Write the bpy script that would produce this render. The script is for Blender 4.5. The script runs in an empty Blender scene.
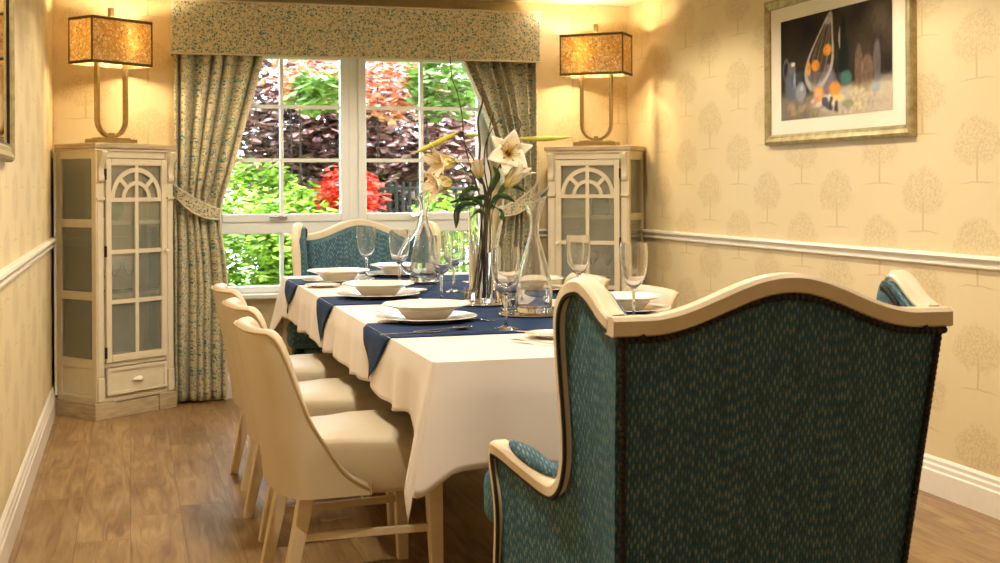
import bpy, bmesh, math, random
from mathutils import Vector, Matrix, noise
R = random.Random(7)
PI = math.pi
sc = bpy.context.scene
COL = sc.collection

# ------------------------------------------------------------------ camera
YAW, ROLL, F, CY = 0.28576, -0.005012, 1262.76, 186.93
CX, CZ = 0.4173, 1.25
W, D, H = 3.545, 7.68, 2.425
cf = Vector((math.sin(YAW), math.cos(YAW), 0))
cr0 = Vector((math.cos(YAW), -math.sin(YAW), 0)); cu0 = Vector((0, 0, 1))
cr = cr0*math.cos(ROLL) + cu0*math.sin(ROLL)
cu = cu0*math.cos(ROLL) - cr0*math.sin(ROLL)
CAM = Vector((CX, 0, CZ))
def at(px, py, d):
    "world point seen at a pixel at a depth: used to measure the photograph"
    return CAM + (cf + cr*((px-500)/F) + cu*((CY-py)/F))*d
def on_z(px, py, z):
    v = cf + cr*((px-500)/F) + cu*((CY-py)/F)
    return CAM + v*((z-CZ)/v.z)
cam = bpy.data.cameras.new('camera'); co = bpy.data.objects.new('camera', cam); COL.objects.link(co)
cam.sensor_width = 36; cam.lens = F/1000*36; cam.shift_x = 0; cam.shift_y = (CY-281.5)/1000
co.matrix_world = Matrix(((cr.x, cu.x, -cf.x, CX), (cr.y, cu.y, -cf.y, 0), (cr.z, cu.z, -cf.z, CZ), (0, 0, 0, 1)))
cam.dof.use_dof = True; cam.dof.focus_distance = 4.3; cam.dof.aperture_fstop = 7.1
cam.clip_start = 0.02
sc.camera = co

# ------------------------------------------------------------------ mesh helper
class MB:
    def __init__(s): s.v = []; s.f = []; s.mi = []; s.m = 0
    def add(s, vs, fs, M=None):
        o = len(s.v)
        for v in vs:
            v = Vector(v)
            s.v.append(M @ v if M is not None else v)
        for f in fs: s.f.append([i+o for i in f]); s.mi.append(s.m)
        return s
    def box(s, x0, x1, y0, y1, z0, z1, M=None):
        vs = [(x, y, z) for x in (x0, x1) for y in (y0, y1) for z in (z0, z1)]
        return s.add(vs, [(0,1,3,2),(4,6,7,5),(0,4,5,1),(2,3,7,6),(0,2,6,4),(1,5,7,3)], M)
    def prism(s, poly, a0, a1, ax='z', M=None):
        "polygon (2D) extruded along an axis"
        n = len(poly)
        def p(q, a):
            if ax == 'z': return (q[0], q[1], a)
            if ax == 'y': return (q[0], a, q[1])
            return (a, q[0], q[1])
        vs = [p(q, a0) for q in poly] + [p(q, a1) for q in poly]
        fs = [list(range(n))[::-1], list(range(n, 2*n))]
        fs += [(i, (i+1) % n, n+(i+1) % n, n+i) for i in range(n)]
        return s.add(vs, fs, M)
    def lathe(s, prof, n=24, M=None, closed=False):
        vs = []; fs = []
        k = len(prof)
        for r, z in prof:
            for i in range(n):
                a = 2*PI*i/n; vs.append((r*math.cos(a), r*math.sin(a), z))
        for j in range(k if closed else k-1):
            j2 = (j+1) % k
            for i in range(n):
                i2 = (i+1) % n
                fs.append((j*n+i, j*n+i2, j2*n+i2, j2*n+i))
        if not closed:
            if prof[0][0] > 1e-6: fs.append(list(range(n))[::-1])
            if prof[-1][0] > 1e-6: fs.append([(k-1)*n+i for i in range(n)])
        return s.add(vs, fs, M)
    def sweep(s, pts, prof, side, caps=True, M=None, closed=False):
        "2D profile (a along side, b along side x tangent) swept along points"
        pts = [Vector(p) for p in pts]; n = len(pts); k = len(prof); vs = []; fs = []
        for i, p in enumerate(pts):
            if closed: t = pts[(i+1) % n]-pts[i-1]
            else: t = pts[min(i+1, n-1)]-pts[max(i-1, 0)]
            t.normalize()
            sd = Vector(side(i) if callable(side) else side)
            sd = (sd - t*sd.dot(t)).normalized(); b = t.cross(sd)
            # widen the section where the path bends
            for q in prof: vs.append(p + sd*q[0] + b*q[1])
        m = n if closed else n-1
        for i in range(m):
            i2 = (i+1) % n
            for j in range(k):
                j2 = (j+1) % k
                fs.append((i*k+j, i*k+j2, i2*k+j2, i2*k+j))
        if caps and not closed:
            fs.append(list(range(k))[::-1]); fs.append([(n-1)*k+j for j in range(k)])
        return s.add(vs, fs, M)
    def tube(s, pts, r, n=8, M=None, closed=False):
        pts = [Vector(p) for p in pts]; m = len(pts); vs = []; fs = []
        up = None
        for i, p in enumerate(pts):
            if closed: t = pts[(i+1) % m]-pts[i-1]
            else: t = pts[min(i+1, m-1)]-pts[max(i-1, 0)]
            if t.length < 1e-9: t = Vector((0, 0, 1))
            t.normalize()
            if up is None: up = t.orthogonal()
            up = (up - t*up.dot(t))
            if up.length < 1e-6: up = t.orthogonal()
            up.normalize(); b = t.cross(up)
            rr = r[i] if isinstance(r, (list, tuple)) else r
            for j in range(n):
                a = 2*PI*j/n; vs.append(p + (up*math.cos(a)+b*math.sin(a))*rr)
        for i in range(m if closed else m-1):
            i2 = (i+1) % m
            for j in range(n):
                j2 = (j+1) % n
                fs.append((i*n+j, i*n+j2, i2*n+j2, i2*n+j))
        if not closed: fs.append(list(range(n))[::-1]); fs.append([(m-1)*n+j for j in range(n)])
        return s.add(vs, fs, M)
    def grid(s, fn, nu, nv, M=None, wrap=False):
        vs = [fn(i/nu, j/nv) for j in range(nv+1) for i in range(nu+(0 if wrap else 1))]
        w = nu if wrap else nu+1; fs = []
        for j in range(nv):
            for i in range(nu):
                i2 = (i+1) % w if wrap else i+1
                fs.append((j*w+i, j*w+i2, (j+1)*w+i2, (j+1)*w+i))
        return s.add(vs, fs, M)
    def ball(s, c, r, n=8, m=5, M=None, sc3=(1, 1, 1)):
        c = Vector(c); vs = [c+Vector((0, 0, r*sc3[2]))]; fs = []
        for j in range(1, m):
            a = PI*j/m
            for i in range(n):
                b = 2*PI*i/n
                vs.append(c+Vector((r*math.sin(a)*math.cos(b)*sc3[0], r*math.sin(a)*math.sin(b)*sc3[1], r*math.cos(a)*sc3[2])))
        vs.append(c-Vector((0, 0, r*sc3[2])))
        for i in range(n): fs.append((0, 1+i, 1+(i+1) % n))
        for j in range(m-2):
            for i in range(n):
                fs.append((1+j*n+i, 1+(j+1)*n+i, 1+(j+1)*n+(i+1) % n, 1+j*n+(i+1) % n))
        l = len(vs)-1
        for i in range(n): fs.append((l, 1+(m-2)*n+(i+1) % n, 1+(m-2)*n+i))
        return s.add(vs, fs, M)
    def build(s, name, mat, parent=None, smooth=40, bevel=0, bseg=2, sub=0, uv=False, weld=False, solid=0, uvfn=None):
        me = bpy.data.meshes.new(name)
        me.from_pydata([tuple(v) for v in s.v], [], s.f)
        mats = mat if isinstance(mat, (list, tuple)) else [mat]
        for m in mats: me.materials.append(m)
        if len(mats) > 1: me.polygons.foreach_set('material_index', s.mi)
        bm = bmesh.new(); bm.from_mesh(me)
        if weld: bmesh.ops.remove_doubles(bm, verts=bm.verts, dist=1e-5)
        bmesh.ops.recalc_face_normals(bm, faces=bm.faces)
        if uv or uvfn:
            L = bm.loops.layers.uv.new('UVMap')
            for f in bm.faces:
                n = f.normal; a = [abs(n.x), abs(n.y), abs(n.z)]; k = a.index(max(a))
                for l in f.loops:
                    c = l.vert.co
                    l[L].uv = uvfn(c) if uvfn else ((c.y, c.z) if k == 0 else (c.x, c.z) if k == 1 else (c.x, c.y))
        bm.to_mesh(me); bm.free()
        if smooth:
            me.polygons.foreach_set('use_smooth', [True]*len(me.polygons))
            me.set_sharp_from_angle(angle=math.radians(smooth))
        o = bpy.data.objects.new(name, me); COL.objects.link(o)
        if parent: o.parent = parent
        if solid:
            d = o.modifiers.new('solid', 'SOLIDIFY'); d.thickness = solid; d.offset = 0
        if bevel:
            b = o.modifiers.new('bevel', 'BEVEL'); b.width = bevel; b.segments = bseg; b.limit_method = 'ANGLE'; b.angle_limit = math.radians(35)
        if sub:
            q = o.modifiers.new('sub', 'SUBSURF'); q.levels = sub; q.render_levels = sub
        return o

def tag(o, label=None, cat=None, group=None, kind=None):
    if label: o['label'] = label
    if cat: o['category'] = cat
    if group: o['group'] = group
    if kind: o['kind'] = kind
    return o
def empty(name, loc=(0, 0, 0), rz=0):
    o = bpy.data.objects.new(name, None); COL.objects.link(o); o.empty_display_size = .1
    o.location = loc; o.rotation_euler = (0, 0, rz); return o
def dup(o, parent=None):
    c = o.copy(); COL.objects.link(c)
    if parent: c.parent = parent; c.matrix_parent_inverse = o.matrix_parent_inverse
    for ch in list(o.children): dup(ch, c)
    return c
def sm(a, b, x):
    t = min(1, max(0, (x-a)/(b-a))); return t*t*(3-2*t)
def lerp(a, b, t): return a+(b-a)*t
def interp(tab, x):
    "piecewise smooth table lookup"
    if x <= tab[0][0]: return tab[0][1]
    for (a, p), (b, q) in zip(tab, tab[1:]):
        if x <= b: return lerp(p, q, (x-a)/(b-a))
    return tab[-1][1]
def smooth_path(pts, n=6):
    "Catmull-Rom"
    P = [Vector(p) for p in pts]; P = [P[0]*2-P[1]]+P+[P[-1]*2-P[-2]]; out = []
    for i in range(1, len(P)-2):
        a, b, c, d = P[i-1:i+3]
        for k in range(n):
            t = k/n
            out.append(.5*((2*b)+(c-a)*t+(2*a-5*b+4*c-d)*t*t+(3*b-a-3*c+d)*t**3))
    out.append(P[-2]); return out

# ------------------------------------------------------------------ materials
def srgb(h):
    h = h.lstrip('#'); c = [int(h[i:i+2], 16)/255 for i in (0, 2, 4)]
    return tuple([x/12.92 if x <= .04045 else ((x+.055)/1.055)**2.4 for x in c]+[1])
class NT:
    def __init__(s, name):
        s.mat = bpy.data.materials.new(name); s.mat.use_nodes = True
        s.t = s.mat.node_tree; s.t.nodes.clear()
        s.out = s.t.nodes.new('ShaderNodeOutputMaterial')
    def n(s, typ, _i=None, **kw):
        nd = s.t.nodes.new(typ)
        for k, v in kw.items(): setattr(nd, k, v)
        for k, v in (_i or {}).items(): s.set(nd.inputs[k], v)
        return nd
    def set(s, sock, v):
        if isinstance(v, bpy.types.NodeSocket): s.t.links.new(v, sock)
        else: sock.default_value = v
    def m(s, op, *a):
        nd = s.t.nodes.new('ShaderNodeMath'); nd.operation = op
        for i, v in enumerate(a): s.set(nd.inputs[i], v)
        return nd.outputs[0]
    def step(s, a, b, x):
        nd = s.t.nodes.new('ShaderNodeMapRange'); nd.interpolation_type = 'SMOOTHSTEP'
        s.set(nd.inputs[0], x); nd.inputs[1].default_value = min(a, b); nd.inputs[2].default_value = max(a, b)
        nd.inputs[3].default_value = 0 if a < b else 1; nd.inputs[4].default_value = 1 if a < b else 0
        return nd.outputs[0]
    def mix(s, f, a, b):
        nd = s.t.nodes.new('ShaderNodeMix'); nd.data_type = 'RGBA'
        s.set(nd.inputs[0], f); s.set(nd.inputs[6], a); s.set(nd.inputs[7], b); return nd.outputs[2]
    def ramp(s, f, stops):
        nd = s.t.nodes.new('ShaderNodeValToRGB'); s.set(nd.inputs[0], f); e = nd.color_ramp.elements
        e[0].position, e[0].color = stops[0]; e[1].position, e[1].color = stops[-1]
        for p, c in stops[1:-1]:
            q = e.new(p); q.color = c
        return nd.outputs[0]
    def sep(s, v):
        nd = s.n('ShaderNodeSeparateXYZ', {0: v}); return nd.outputs
    def comb(s, x, y, z=0.0):
        nd = s.n('ShaderNodeCombineXYZ', {0: x, 1: y, 2: z}); return nd.outputs[0]
    def pos(s): return s.n('ShaderNodeNewGeometry').outputs['Position']
    def obj(s): return s.n('ShaderNodeTexCoord').outputs['Object']
    def uv(s): return s.n('ShaderNodeTexCoord').outputs['UV']
    def noise(s, vec, scale, detail=3, rough=.5):
        nd = s.n('ShaderNodeTexNoise', {'Vector': vec, 'Scale': scale, 'Detail': detail, 'Roughness': rough}); return nd.outputs[0]
    def vor(s, vec, scale, feature='F1', out='Distance'):
        nd = s.n('ShaderNodeTexVoronoi', {'Vector': vec, 'Scale': scale}, feature=feature); return nd.outputs[out]
    def bump(s, h, strength=.3, dist=.005):
        return s.n('ShaderNodeBump', {'Height': h, 'Strength': strength, 'Distance': dist}).outputs[0]
    def bsdf(s, color, rough=.5, metal=0, normal=None, **kw):
        nd = s.n('ShaderNodeBsdfPrincipled', {'Base Color': color, 'Roughness': rough, 'Metallic': metal})
        if normal is not None: s.t.links.new(normal, nd.inputs['Normal'])
        for k, v in kw.items(): s.set(nd.inputs[k.replace('_', ' ')], v)
        return nd.outputs[0]
    def done(s, sh): s.t.links.new(sh, s.out.inputs[0]); return s.mat

def plain(name, col, rough=.5, metal=0, var=.06, nscale=30, bump=0, **kw):
    t = NT(name); c = srgb(col) if isinstance(col, str) else col
    p = t.obj(); nz = t.noise(p, nscale, 3)
    d = tuple(x*(1-var) for x in c[:3])+(1,); e = tuple(min(1, x*(1+var)) for x in c[:3])+(1,)
    colr = t.ramp(nz, [(.3, d), (.7, e)])
    nrm = t.bump(t.noise(p, nscale*8, 2), bump, .002) if bump else None
    return t.done(t.bsdf(colr, rough, metal, nrm, **kw))

def wallpaper(name, axis):
    t = NT(name); x, y, z = t.sep(t.pos()); u = x if axis == 'x' else y
    base = t.mix(t.noise(t.comb(u, z), 1.3, 2), srgb('#dcc798'), srgb('#e3d2a8'))
    grain = t.noise(t.comb(t.m('MULTIPLY', u, 60.), t.m('MULTIPLY', z, 8.)), 2.0, 2)
    vec = t.comb(u, z)
    lines = t.step(.09, .02, t.vor(vec, 46., 'DISTANCE_TO_EDGE'))
    dots = t.step(.5, .28, t.vor(vec, 75.))
    wob = t.noise(vec, 16., 3)
    full = None
    for u0, z0 in ((4.486, .26), (4.14, .46)):
        U, V = .66, .40
        p = t.m('MULTIPLY', t.m('SUBTRACT', t.m('FRACT', t.m('ADD', t.m('DIVIDE', t.m('SUBTRACT', u, u0), U), .5+20)), .5), U)
        q = t.m('SUBTRACT', t.m('MULTIPLY', t.m('FRACT', t.m('ADD', t.m('DIVIDE', t.m('SUBTRACT', z, z0-.03), V), 20.)), V), .03)
        # crown: egg shape
        pe = t.m('DIVIDE', p, .155); qe = t.m('DIVIDE', t.m('SUBTRACT', q, .165), .105)
        egg = t.m('MULTIPLY', pe, t.m('ADD', 1.0, t.m('MULTIPLY', qe, .22)))
        r = t.m('SQRT', t.m('ADD', t.m('MULTIPLY', egg, egg), t.m('MULTIPLY', qe, qe)))
        r = t.m('ADD', r, t.m('MULTIPLY', t.m('SUBTRACT', wob, .5), .7))
        crown = t.step(1.05, .75, r)
        tex = t.m('MAXIMUM', t.m('MULTIPLY', lines, .55), t.m('MULTIPLY', dots, .75))
        tex = t.m('ADD', t.m('MULTIPLY', tex, .8), .22)
        a = t.m('MULTIPLY', crown, tex)
        tw = t.m('MULTIPLY', t.m('SUBTRACT', wob, .5), .02)
        trunk = t.m('MULTIPLY', t.step(.0085, .004, t.m('ABSOLUTE', t.m('ADD', p, tw))), t.m('MULTIPLY', t.step(-.004, .004, q), t.step(.19, .10, q)))
        gz = t.m('ADD', q, t.m('MULTIPLY', t.m('MULTIPLY', p, p), .5))
        ground = t.m('MULTIPLY', t.step(.0045, .001, t.m('ABSOLUTE', t.m('ADD', gz, tw))), t.step(.14, .05, t.m('ABSOLUTE', p)))
        k = t.m('MAXIMUM', a, t.m('MAXIMUM', t.m('MULTIPLY', trunk, .9), t.m('MULTIPLY', ground, .8)))
        full = k if full is None else t.m('MAXIMUM', full, k)
    c = t.mix(t.m('MULTIPLY', full, .46), base, srgb('#a98c56'))
    c = t.mix(t.m('MULTIPLY', grain, .10), c, srgb('#c2a97a'))
    return t.done(t.bsdf(c, .55, 0, t.bump(t.m('ADD', full, t.m('MULTIPLY', grain, .3)), .08, .002), Specular_IOR_Level=.35))

def wood_floor():
    t = NT('oak_floor'); x, y, z = t.sep(t.pos())
    PW, PL = .187, 1.22
    xi = t.m('DIVIDE', t.m('SUBTRACT', x, .043), PW); col = t.m('FLOOR', xi); fx = t.m('FRACT', xi)
    off = t.n('ShaderNodeTexWhiteNoise', {'W': col}, noise_dimensions='1D').outputs['Value']
    yi = t.m('ADD', t.m('DIVIDE', y, PL), off); row = t.m('FLOOR', yi); fy = t.m('FRACT', yi)
    rnd = t.n('ShaderNodeTexWhiteNoise', {'Vector': t.comb(col, row)}, noise_dimensions='2D').outputs['Value']
    shift = t.m('MULTIPLY', rnd, 37.)
    vec = t.comb(t.m('ADD', t.m('MULTIPLY', x, 9.), shift), t.m('ADD', t.m('MULTIPLY', y, .9), shift), shift)
    warp = t.noise(vec, 1.2, 2)
    wv = t.comb(t.m('ADD', t.m('ADD', t.m('MULTIPLY', x, 14.), shift), t.m('MULTIPLY', warp, 5.)), t.m('ADD', t.m('MULTIPLY', y, 1.1), shift), shift)
    g = t.noise(wv, 1.6, 6, .62)
    fine = t.noise(t.comb(t.m('MULTIPLY', x, 130.), t.m('MULTIPLY', y, 5.), shift), 1., 2)
    knot = t.step(.16, .0, t.vor(t.comb(t.m('ADD', t.m('MULTIPLY', x, 5.), shift), t.m('ADD', t.m('MULTIPLY', y, 1.7), shift), 0.0), 1.))
    c = t.ramp(g, [(.28, srgb('#6b4f34')), (.45, srgb('#94744c')), (.58, srgb('#a98a5e')), (.75, srgb('#bd9f72'))])
    c = t.mix(t.m('MULTIPLY', fine, .28), c, srgb('#6d5136'))
    c = t.mix(t.m('MULTIPLY', knot, .6), c, srgb('#54402b'))
    c = t.mix(t.m('MULTIPLY', t.m('SUBTRACT', rnd, .5), .45), c, srgb('#5f4630'))
    gap = t.m('MAXIMUM', t.step(.009, .003, t.m('MINIMUM', fx, t.m('SUBTRACT', 1., fx))), t.step(.0015, .0005, t.m('MINIMUM', fy, t.m('SUBTRACT', 1., fy))))
    c = t.mix(t.m('MULTIPLY', gap, .7), c, srgb('#3c2c1c'))
    h = t.m('SUBTRACT', t.m('MULTIPLY', g, .5), gap)
    return t.done(t.bsdf(c, t.m('ADD', .30, t.m('MULTIPLY', fine, .15)), 0, t.bump(h, .12, .002)))

def floral():
    t = NT('floral_fabric'); v = t.uv()
    n1 = t.n('ShaderNodeTexNoise', {'Vector': v, 'Scale': 40.}).outputs['Color']
    wv = t.n('ShaderNodeVectorMath', {0: v, 1: t.n('ShaderNodeVectorMath', {0: n1, 'Scale': .016}, operation='SCALE').outputs[0]}, operation='ADD').outputs[0]
    base = srgb('#dfd3ae')
    def spots(scale, r0, r1, colA, colB, thr, base, seed):
        vv = t.n('ShaderNodeVectorMath', {0: wv, 1: (seed, seed*1.7, 0)}, operation='ADD').outputs[0]
        nd = t.n('ShaderNodeTexVoronoi', {'Vector': vv, 'Scale': scale})
        m = t.step(r1, r0, nd.outputs['Distance']); rr = t.sep(nd.outputs['Color'])
        on = t.m('GREATER_THAN', rr[0], thr)
        return t.mix(t.m('MULTIPLY', m, on), base, t.mix(t.m('GREATER_THAN', rr[1], .5), colA, colB))
    c = spots(38., .30, .42, srgb('#a9bdb0'), srgb('#c2b88f'), .45, base, 3.1)
    vine = t.step(.05, .015, t.vor(wv, 24., 'DISTANCE_TO_EDGE'))
    c = t.mix(t.m('MULTIPLY', vine, .45), c, srgb('#8f8a62'))
    c = spots(60., .28, .40, srgb('#3f7f86'), srgb('#6c9a8c'), .36, c, 7.7)
    c = spots(80., .27, .38, srgb('#255f74'), srgb('#6a7a56'), .42, c, 1.3)
    c = spots(52., .16, .24, srgb('#d39a6a'), srgb('#ecd9a8'), .70, c, 9.9)
    weave = t.noise(v, 600., 1)
    tl = t.n('ShaderNodeBsdfTranslucent', {'Color': c}).outputs[0]
    return t.done(t.n('ShaderNodeMixShader', {0: .2, 1: t.bsdf(c, .85, 0, t.bump(weave, .15, .001), Sheen_Weight=.2), 2: tl}).outputs[0])

def chenille():
    t = NT('teal_chenille'); x, y, _ = t.sep(t.uv())
    du, dv = .0072, .027
    xi = t.m('DIVIDE', x, du); col = t.m('FLOOR', xi); fx = t.m('FRACT', xi)
    off = t.n('ShaderNodeTexWhiteNoise', {'W': col}, noise_dimensions='1D').outputs['Value']
    par = t.m('MULTIPLY', t.m('MODULO', t.m('ADD', col, 3000.), 2.), .5)
    yi = t.m('ADD', t.m('ADD', t.m('DIVIDE', y, dv), par), t.m('MULTIPLY', off, .42)); row = t.m('FLOOR', yi); fy = t.m('FRACT', yi)
    rnd = t.n('ShaderNodeTexWhiteNoise', {'Vector': t.comb(col, row)}, noise_dimensions='2D').outputs['Value']
    mx = t.step(.46, .24, t.m('ABSOLUTE', t.m('SUBTRACT', fx, .5)))
    dash = t.m('MULTIPLY', mx, t.step(.26, .16, t.m('ABSOLUTE', t.m('SUBTRACT', fy, .5))))
    rib = t.m('MULTIPLY', mx, t.step(.5, .40, t.m('ABSOLUTE', t.m('SUBTRACT', t.m('FRACT', t.m('MULTIPLY', yi, 3.)), .5))))
    big = t.noise(t.uv(), 7., 3)
    ground = t.mix(big, srgb('#0d3446'), srgb('#15485c'))
    c = t.mix(t.m('MULTIPLY', rib, .85), ground, t.mix(rnd, srgb('#17506a'), srgb('#2c7590')))
    c = t.mix(t.m('MULTIPLY', dash, t.m('ADD', .12, t.m('MULTIPLY', rnd, .55))), c, srgb('#98a08a'))
    fine = t.noise(t.comb(t.m('MULTIPLY', x, 900.), t.m('MULTIPLY', y, 250.)), 1., 2)
    hgt = t.m('ADD', t.m('ADD', t.m('MULTIPLY', dash, .5), t.m('MULTIPLY', rib, .4)), t.m('MULTIPLY', fine, .4))
    return t.done(t.bsdf(c, .6, 0, t.bump(hgt, .6, .004), Sheen_Weight=.3, Sheen_Roughness=.35, Sheen_Tint=srgb('#7fc4d0')))

def glass(name, tint=(1, 1, 1, 1), ior=1.47):
    t = NT(name); g = t.n('ShaderNodeBsdfGlass', {'Color': tint, 'Roughness': 0.0, 'IOR': ior}).outputs[0]
    tr = t.n('ShaderNodeBsdfTransparent', {'Color': tint}).outputs[0]
    return t.done(t.n('ShaderNodeMixShader', {0: .96, 1: tr, 2: g}).outputs[0])
def pane_glass(name, tint=(.97, .985, .975, 1), refl=1.0, veil=0):
    t = NT(name); fr = t.n('ShaderNodeFresnel', {'IOR': 1.42}).outputs[0]
    tr = t.n('ShaderNodeBsdfTransparent', {'Color': tint}).outputs[0]
    gl = t.n('ShaderNodeBsdfGlossy', {'Color': (1, 1, 1, 1), 'Roughness': .02}).outputs[0]
    sh = t.n('ShaderNodeMixShader', {0: t.m('MULTIPLY', fr, refl), 1: tr, 2: gl}).outputs[0]
    if veil: sh = t.n('ShaderNodeMixShader', {0: veil, 1: sh, 2: t.n('ShaderNodeBsdfDiffuse', {'Color': (.60, .62, .50, 1)}).outputs[0]}).outputs[0]
    return t.done(sh)
def lamp_shade_mat():
    t = NT('hammered_gold_shade'); v = t.uv()
    nd = t.n('ShaderNodeTexVoronoi', {'Vector': v, 'Scale': 58.}); e = t.vor(v, 58., 'DISTANCE_TO_EDGE')
    cell = t.step(.01, .07, e); rr = t.sep(nd.outputs['Color'])[0]
    dome = t.m('SUBTRACT', 1., t.m('POWER', nd.outputs['Distance'], 2.))
    nrm = t.bump(t.m('ADD', dome, t.m('MULTIPLY', rr, .6)), 1., .012)
    metal = t.bsdf(srgb('#9c8350'), .4, .7)
    pearl = t.bsdf(t.mix(rr, srgb('#c9b078'), srgb('#f6e8c4')), .28, .45, nrm)
    tl = t.n('ShaderNodeBsdfTranslucent', {'Color': t.mix(rr, srgb('#e6bc68'), srgb('#fff0cc'))}).outputs[0]
    cellsh = t.n('ShaderNodeMixShader', {0: .60, 1: pearl, 2: tl}).outputs[0]
    return t.done(t.n('ShaderNodeMixShader', {0: cell, 1: metal, 2: cellsh}).outputs[0])
def limed_wood(name, a, b):
    t = NT(name); x, y, z = t.sep(t.obj())
    g = t.noise(t.comb(t.m('MULTIPLY', x, 5.), t.m('MULTIPLY', y, 5.), t.m('MULTIPLY', z, 60.)), 1.5, 5, .6)
    return t.done(t.bsdf(t.ramp(g, [(.3, srgb(a)), (.7, srgb(b))]), .55, 0, t.bump(g, .2, .002)))
def emit(name, col, s):
    t = NT(name); return t.done(t.n('ShaderNodeEmission', {'Color': srgb(col), 'Strength': s}).outputs[0])
def leaf_mat(name, stops, nscale=9., rough=.4, trans=.3):
    t = NT(name); p = t.pos(); wn = t.n('ShaderNodeTexWhiteNoise', {'Vector': t.n('ShaderNodeVectorMath', {0: p, 1: (.05, .05, .05)}, operation='SNAP').outputs[0]}).outputs['Value']
    f = t.m('ADD', t.m('MULTIPLY', t.noise(p, nscale, 2), .6), t.m('MULTIPLY', wn, .4))
    c = t.ramp(f, [(q, srgb(h)) for q, h in stops])
    a = t.bsdf(c, rough, 0, None, Specular_IOR_Level=.7)
    b = t.n('ShaderNodeBsdfTranslucent', {'Color': c}).outputs[0]
    return t.done(t.n('ShaderNodeMixShader', {0: trans, 1: a, 2: b}).outputs[0])
def petal_mat():
    t = NT('lily_petal'); c = t.sep(t.uv())
    col = t.ramp(c[1], [(0., srgb('#b9b64a')), (.22, srgb('#ecd98c')), (.5, srgb('#f8efd6')), (1., srgb('#fdf8ee'))])
    a = t.bsdf(col, .45); b = t.n('ShaderNodeBsdfTranslucent', {'Color': col}).outputs[0]
    return t.done(t.n('ShaderNodeMixShader', {0: .35, 1: a, 2: b}).outputs[0])
def cloth_mat(name, col, col2, sheen=.1, spec=.3):
    t = NT(name); p = t.obj(); x, y, z = t.sep(p)
    w = t.m('ADD', t.m('SINE', t.m('MULTIPLY', t.m('ADD', x, z), 1800.)), t.m('SINE', t.m('MULTIPLY', t.m('ADD', y, z), 1800.)))
    n = t.noise(p, 5., 3)
    return t.done(t.bsdf(t.mix(n, srgb(col), srgb(col2)), .8, 0, t.bump(t.m('ADD', t.m('MULTIPLY', w, .08), t.m('MULTIPLY', t.noise(p, 14., 3), 1.)), .12, .004), Sheen_Weight=sheen, Specular_IOR_Level=spec))
def leather():
    t = NT('beige_leather'); p = t.obj(); n = t.noise(p, 7., 3); e = t.vor(p, 330., 'DISTANCE_TO_EDGE')
    c = t.mix(n, srgb('#c6b698'), srgb('#d2c4a8'))
    return t.done(t.bsdf(c, .42, 0, t.bump(t.m('ADD', t.m('MULTIPLY', e, .35), t.m('MULTIPLY', t.noise(p, 22., 2), .6)), .12, .003)))
def vcol():
    t = NT('still_life_paint'); a = t.n('ShaderNodeVertexColor', layer_name='Col').outputs[0]
    return t.done(t.bsdf(a, .85, 0, t.bump(t.noise(t.obj(), 160., 2), .15, .001), Specular_IOR_Level=.1))
def gold_frame(name, a, b):
    t = NT(name); p = t.obj(); n = t.noise(p, 26., 4, .7)
    return t.done(t.bsdf(t.ramp(n, [(.3, srgb(a)), (.7, srgb(b))]), .38, .55, t.bump(n, .15, .001)))

M = {}
M['paper_x'] = wallpaper('tree_wallpaper_back', 'x'); M['paper_y'] = wallpaper('tree_wallpaper_side', 'y')
M['floor'] = wood_floor()
M['ceiling'] = plain('ceiling_paint', '#efe6d4', .8)
M['trim'] = plain('white_gloss_paint', '#eee6d6', .32, var=.02)
M['upvc'] = plain('white_window_frame', '#eef0ee', .3, var=.01)
M['cream'] = plain('cream_cabinet_paint', '#ddd0b4', .42, var=.04, nscale=12)
M['chair_paint'] = plain('cream_chair_paint', '#e2d3b6', .38, var=.04, nscale=15)
M['leg_paint'] = plain('cream_leg_paint', '#ddcbab', .4, var=.04)
M['limed'] = limed_wood('limed_wood', '#a08c6c', '#cbb894')
M['back_board'] = plain('cabinet_interior', '#ebe7d8', .6)
M['floral'] = floral(); M['lining'] = plain('curtain_lining', '#d9ceb4', .9)
M['teal'] = chenille()
M['gimp'] = plain('dark_gimp_trim', '#15100c', .5, var=.3, nscale=200, bump=.4)
M['leather'] = leather(); M['piping'] = plain('leather_piping', '#b89d76', .45)
M['cloth'] = cloth_mat('white_tablecloth', '#e6dcd4', '#eee5de')
M['navy'] = cloth_mat('navy_runner', '#11294f', '#18345c', sheen=.02, spec=.15)
M['porcelain'] = plain('white_porcelain', '#f6efe2', .12, var=.01, Coat_Weight=.4)
M['steel'] = plain('polished_steel', '#d8d0c0', .12, 1, var=.03)
M['silver'] = plain('mirror_tray', '#d9cbb0', .06, 1, var=.03)
M['glass'] = glass('clear_crystal'); M['water'] = glass('water', (.96, .98, 1, 1), 1.33)
M['teal_glass'] = glass('teal_glass', (.45, .80, .76, 1))
M['pane'] = pane_glass('window_pane', (.98, .99, .985, 1), .5)
M['cab_pane'] = pane_glass('cabinet_pane', (.98, .99, .97, 1), 2.2, .20)  # diffuse veil is painted haze that lifts the dark cabinet interior
M['pic_pane'] = pane_glass('picture_glazing', (.995, .995, .99, 1), .004)
M['gold'] = plain('brushed_gold', '#a58f60', .34, .9, var=.12, nscale=40)
M['shade'] = lamp_shade_mat()
M['stud'] = plain('shade_rim', '#6b5836', .4, .8, var=.3, nscale=120)
M['bulb'] = emit('lamp_bulb', '#ffcf86', 14)
M['frame_gold'] = gold_frame('champagne_frame', '#8f8158', '#c2b285'); M['frame_dark'] = gold_frame('dark_frame_edge', '#3b2f20', '#5a4a32')
M['mat_board'] = plain('mount_board', '#efe6d0', .8, var=.01)
M['paint'] = vcol()
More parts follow.
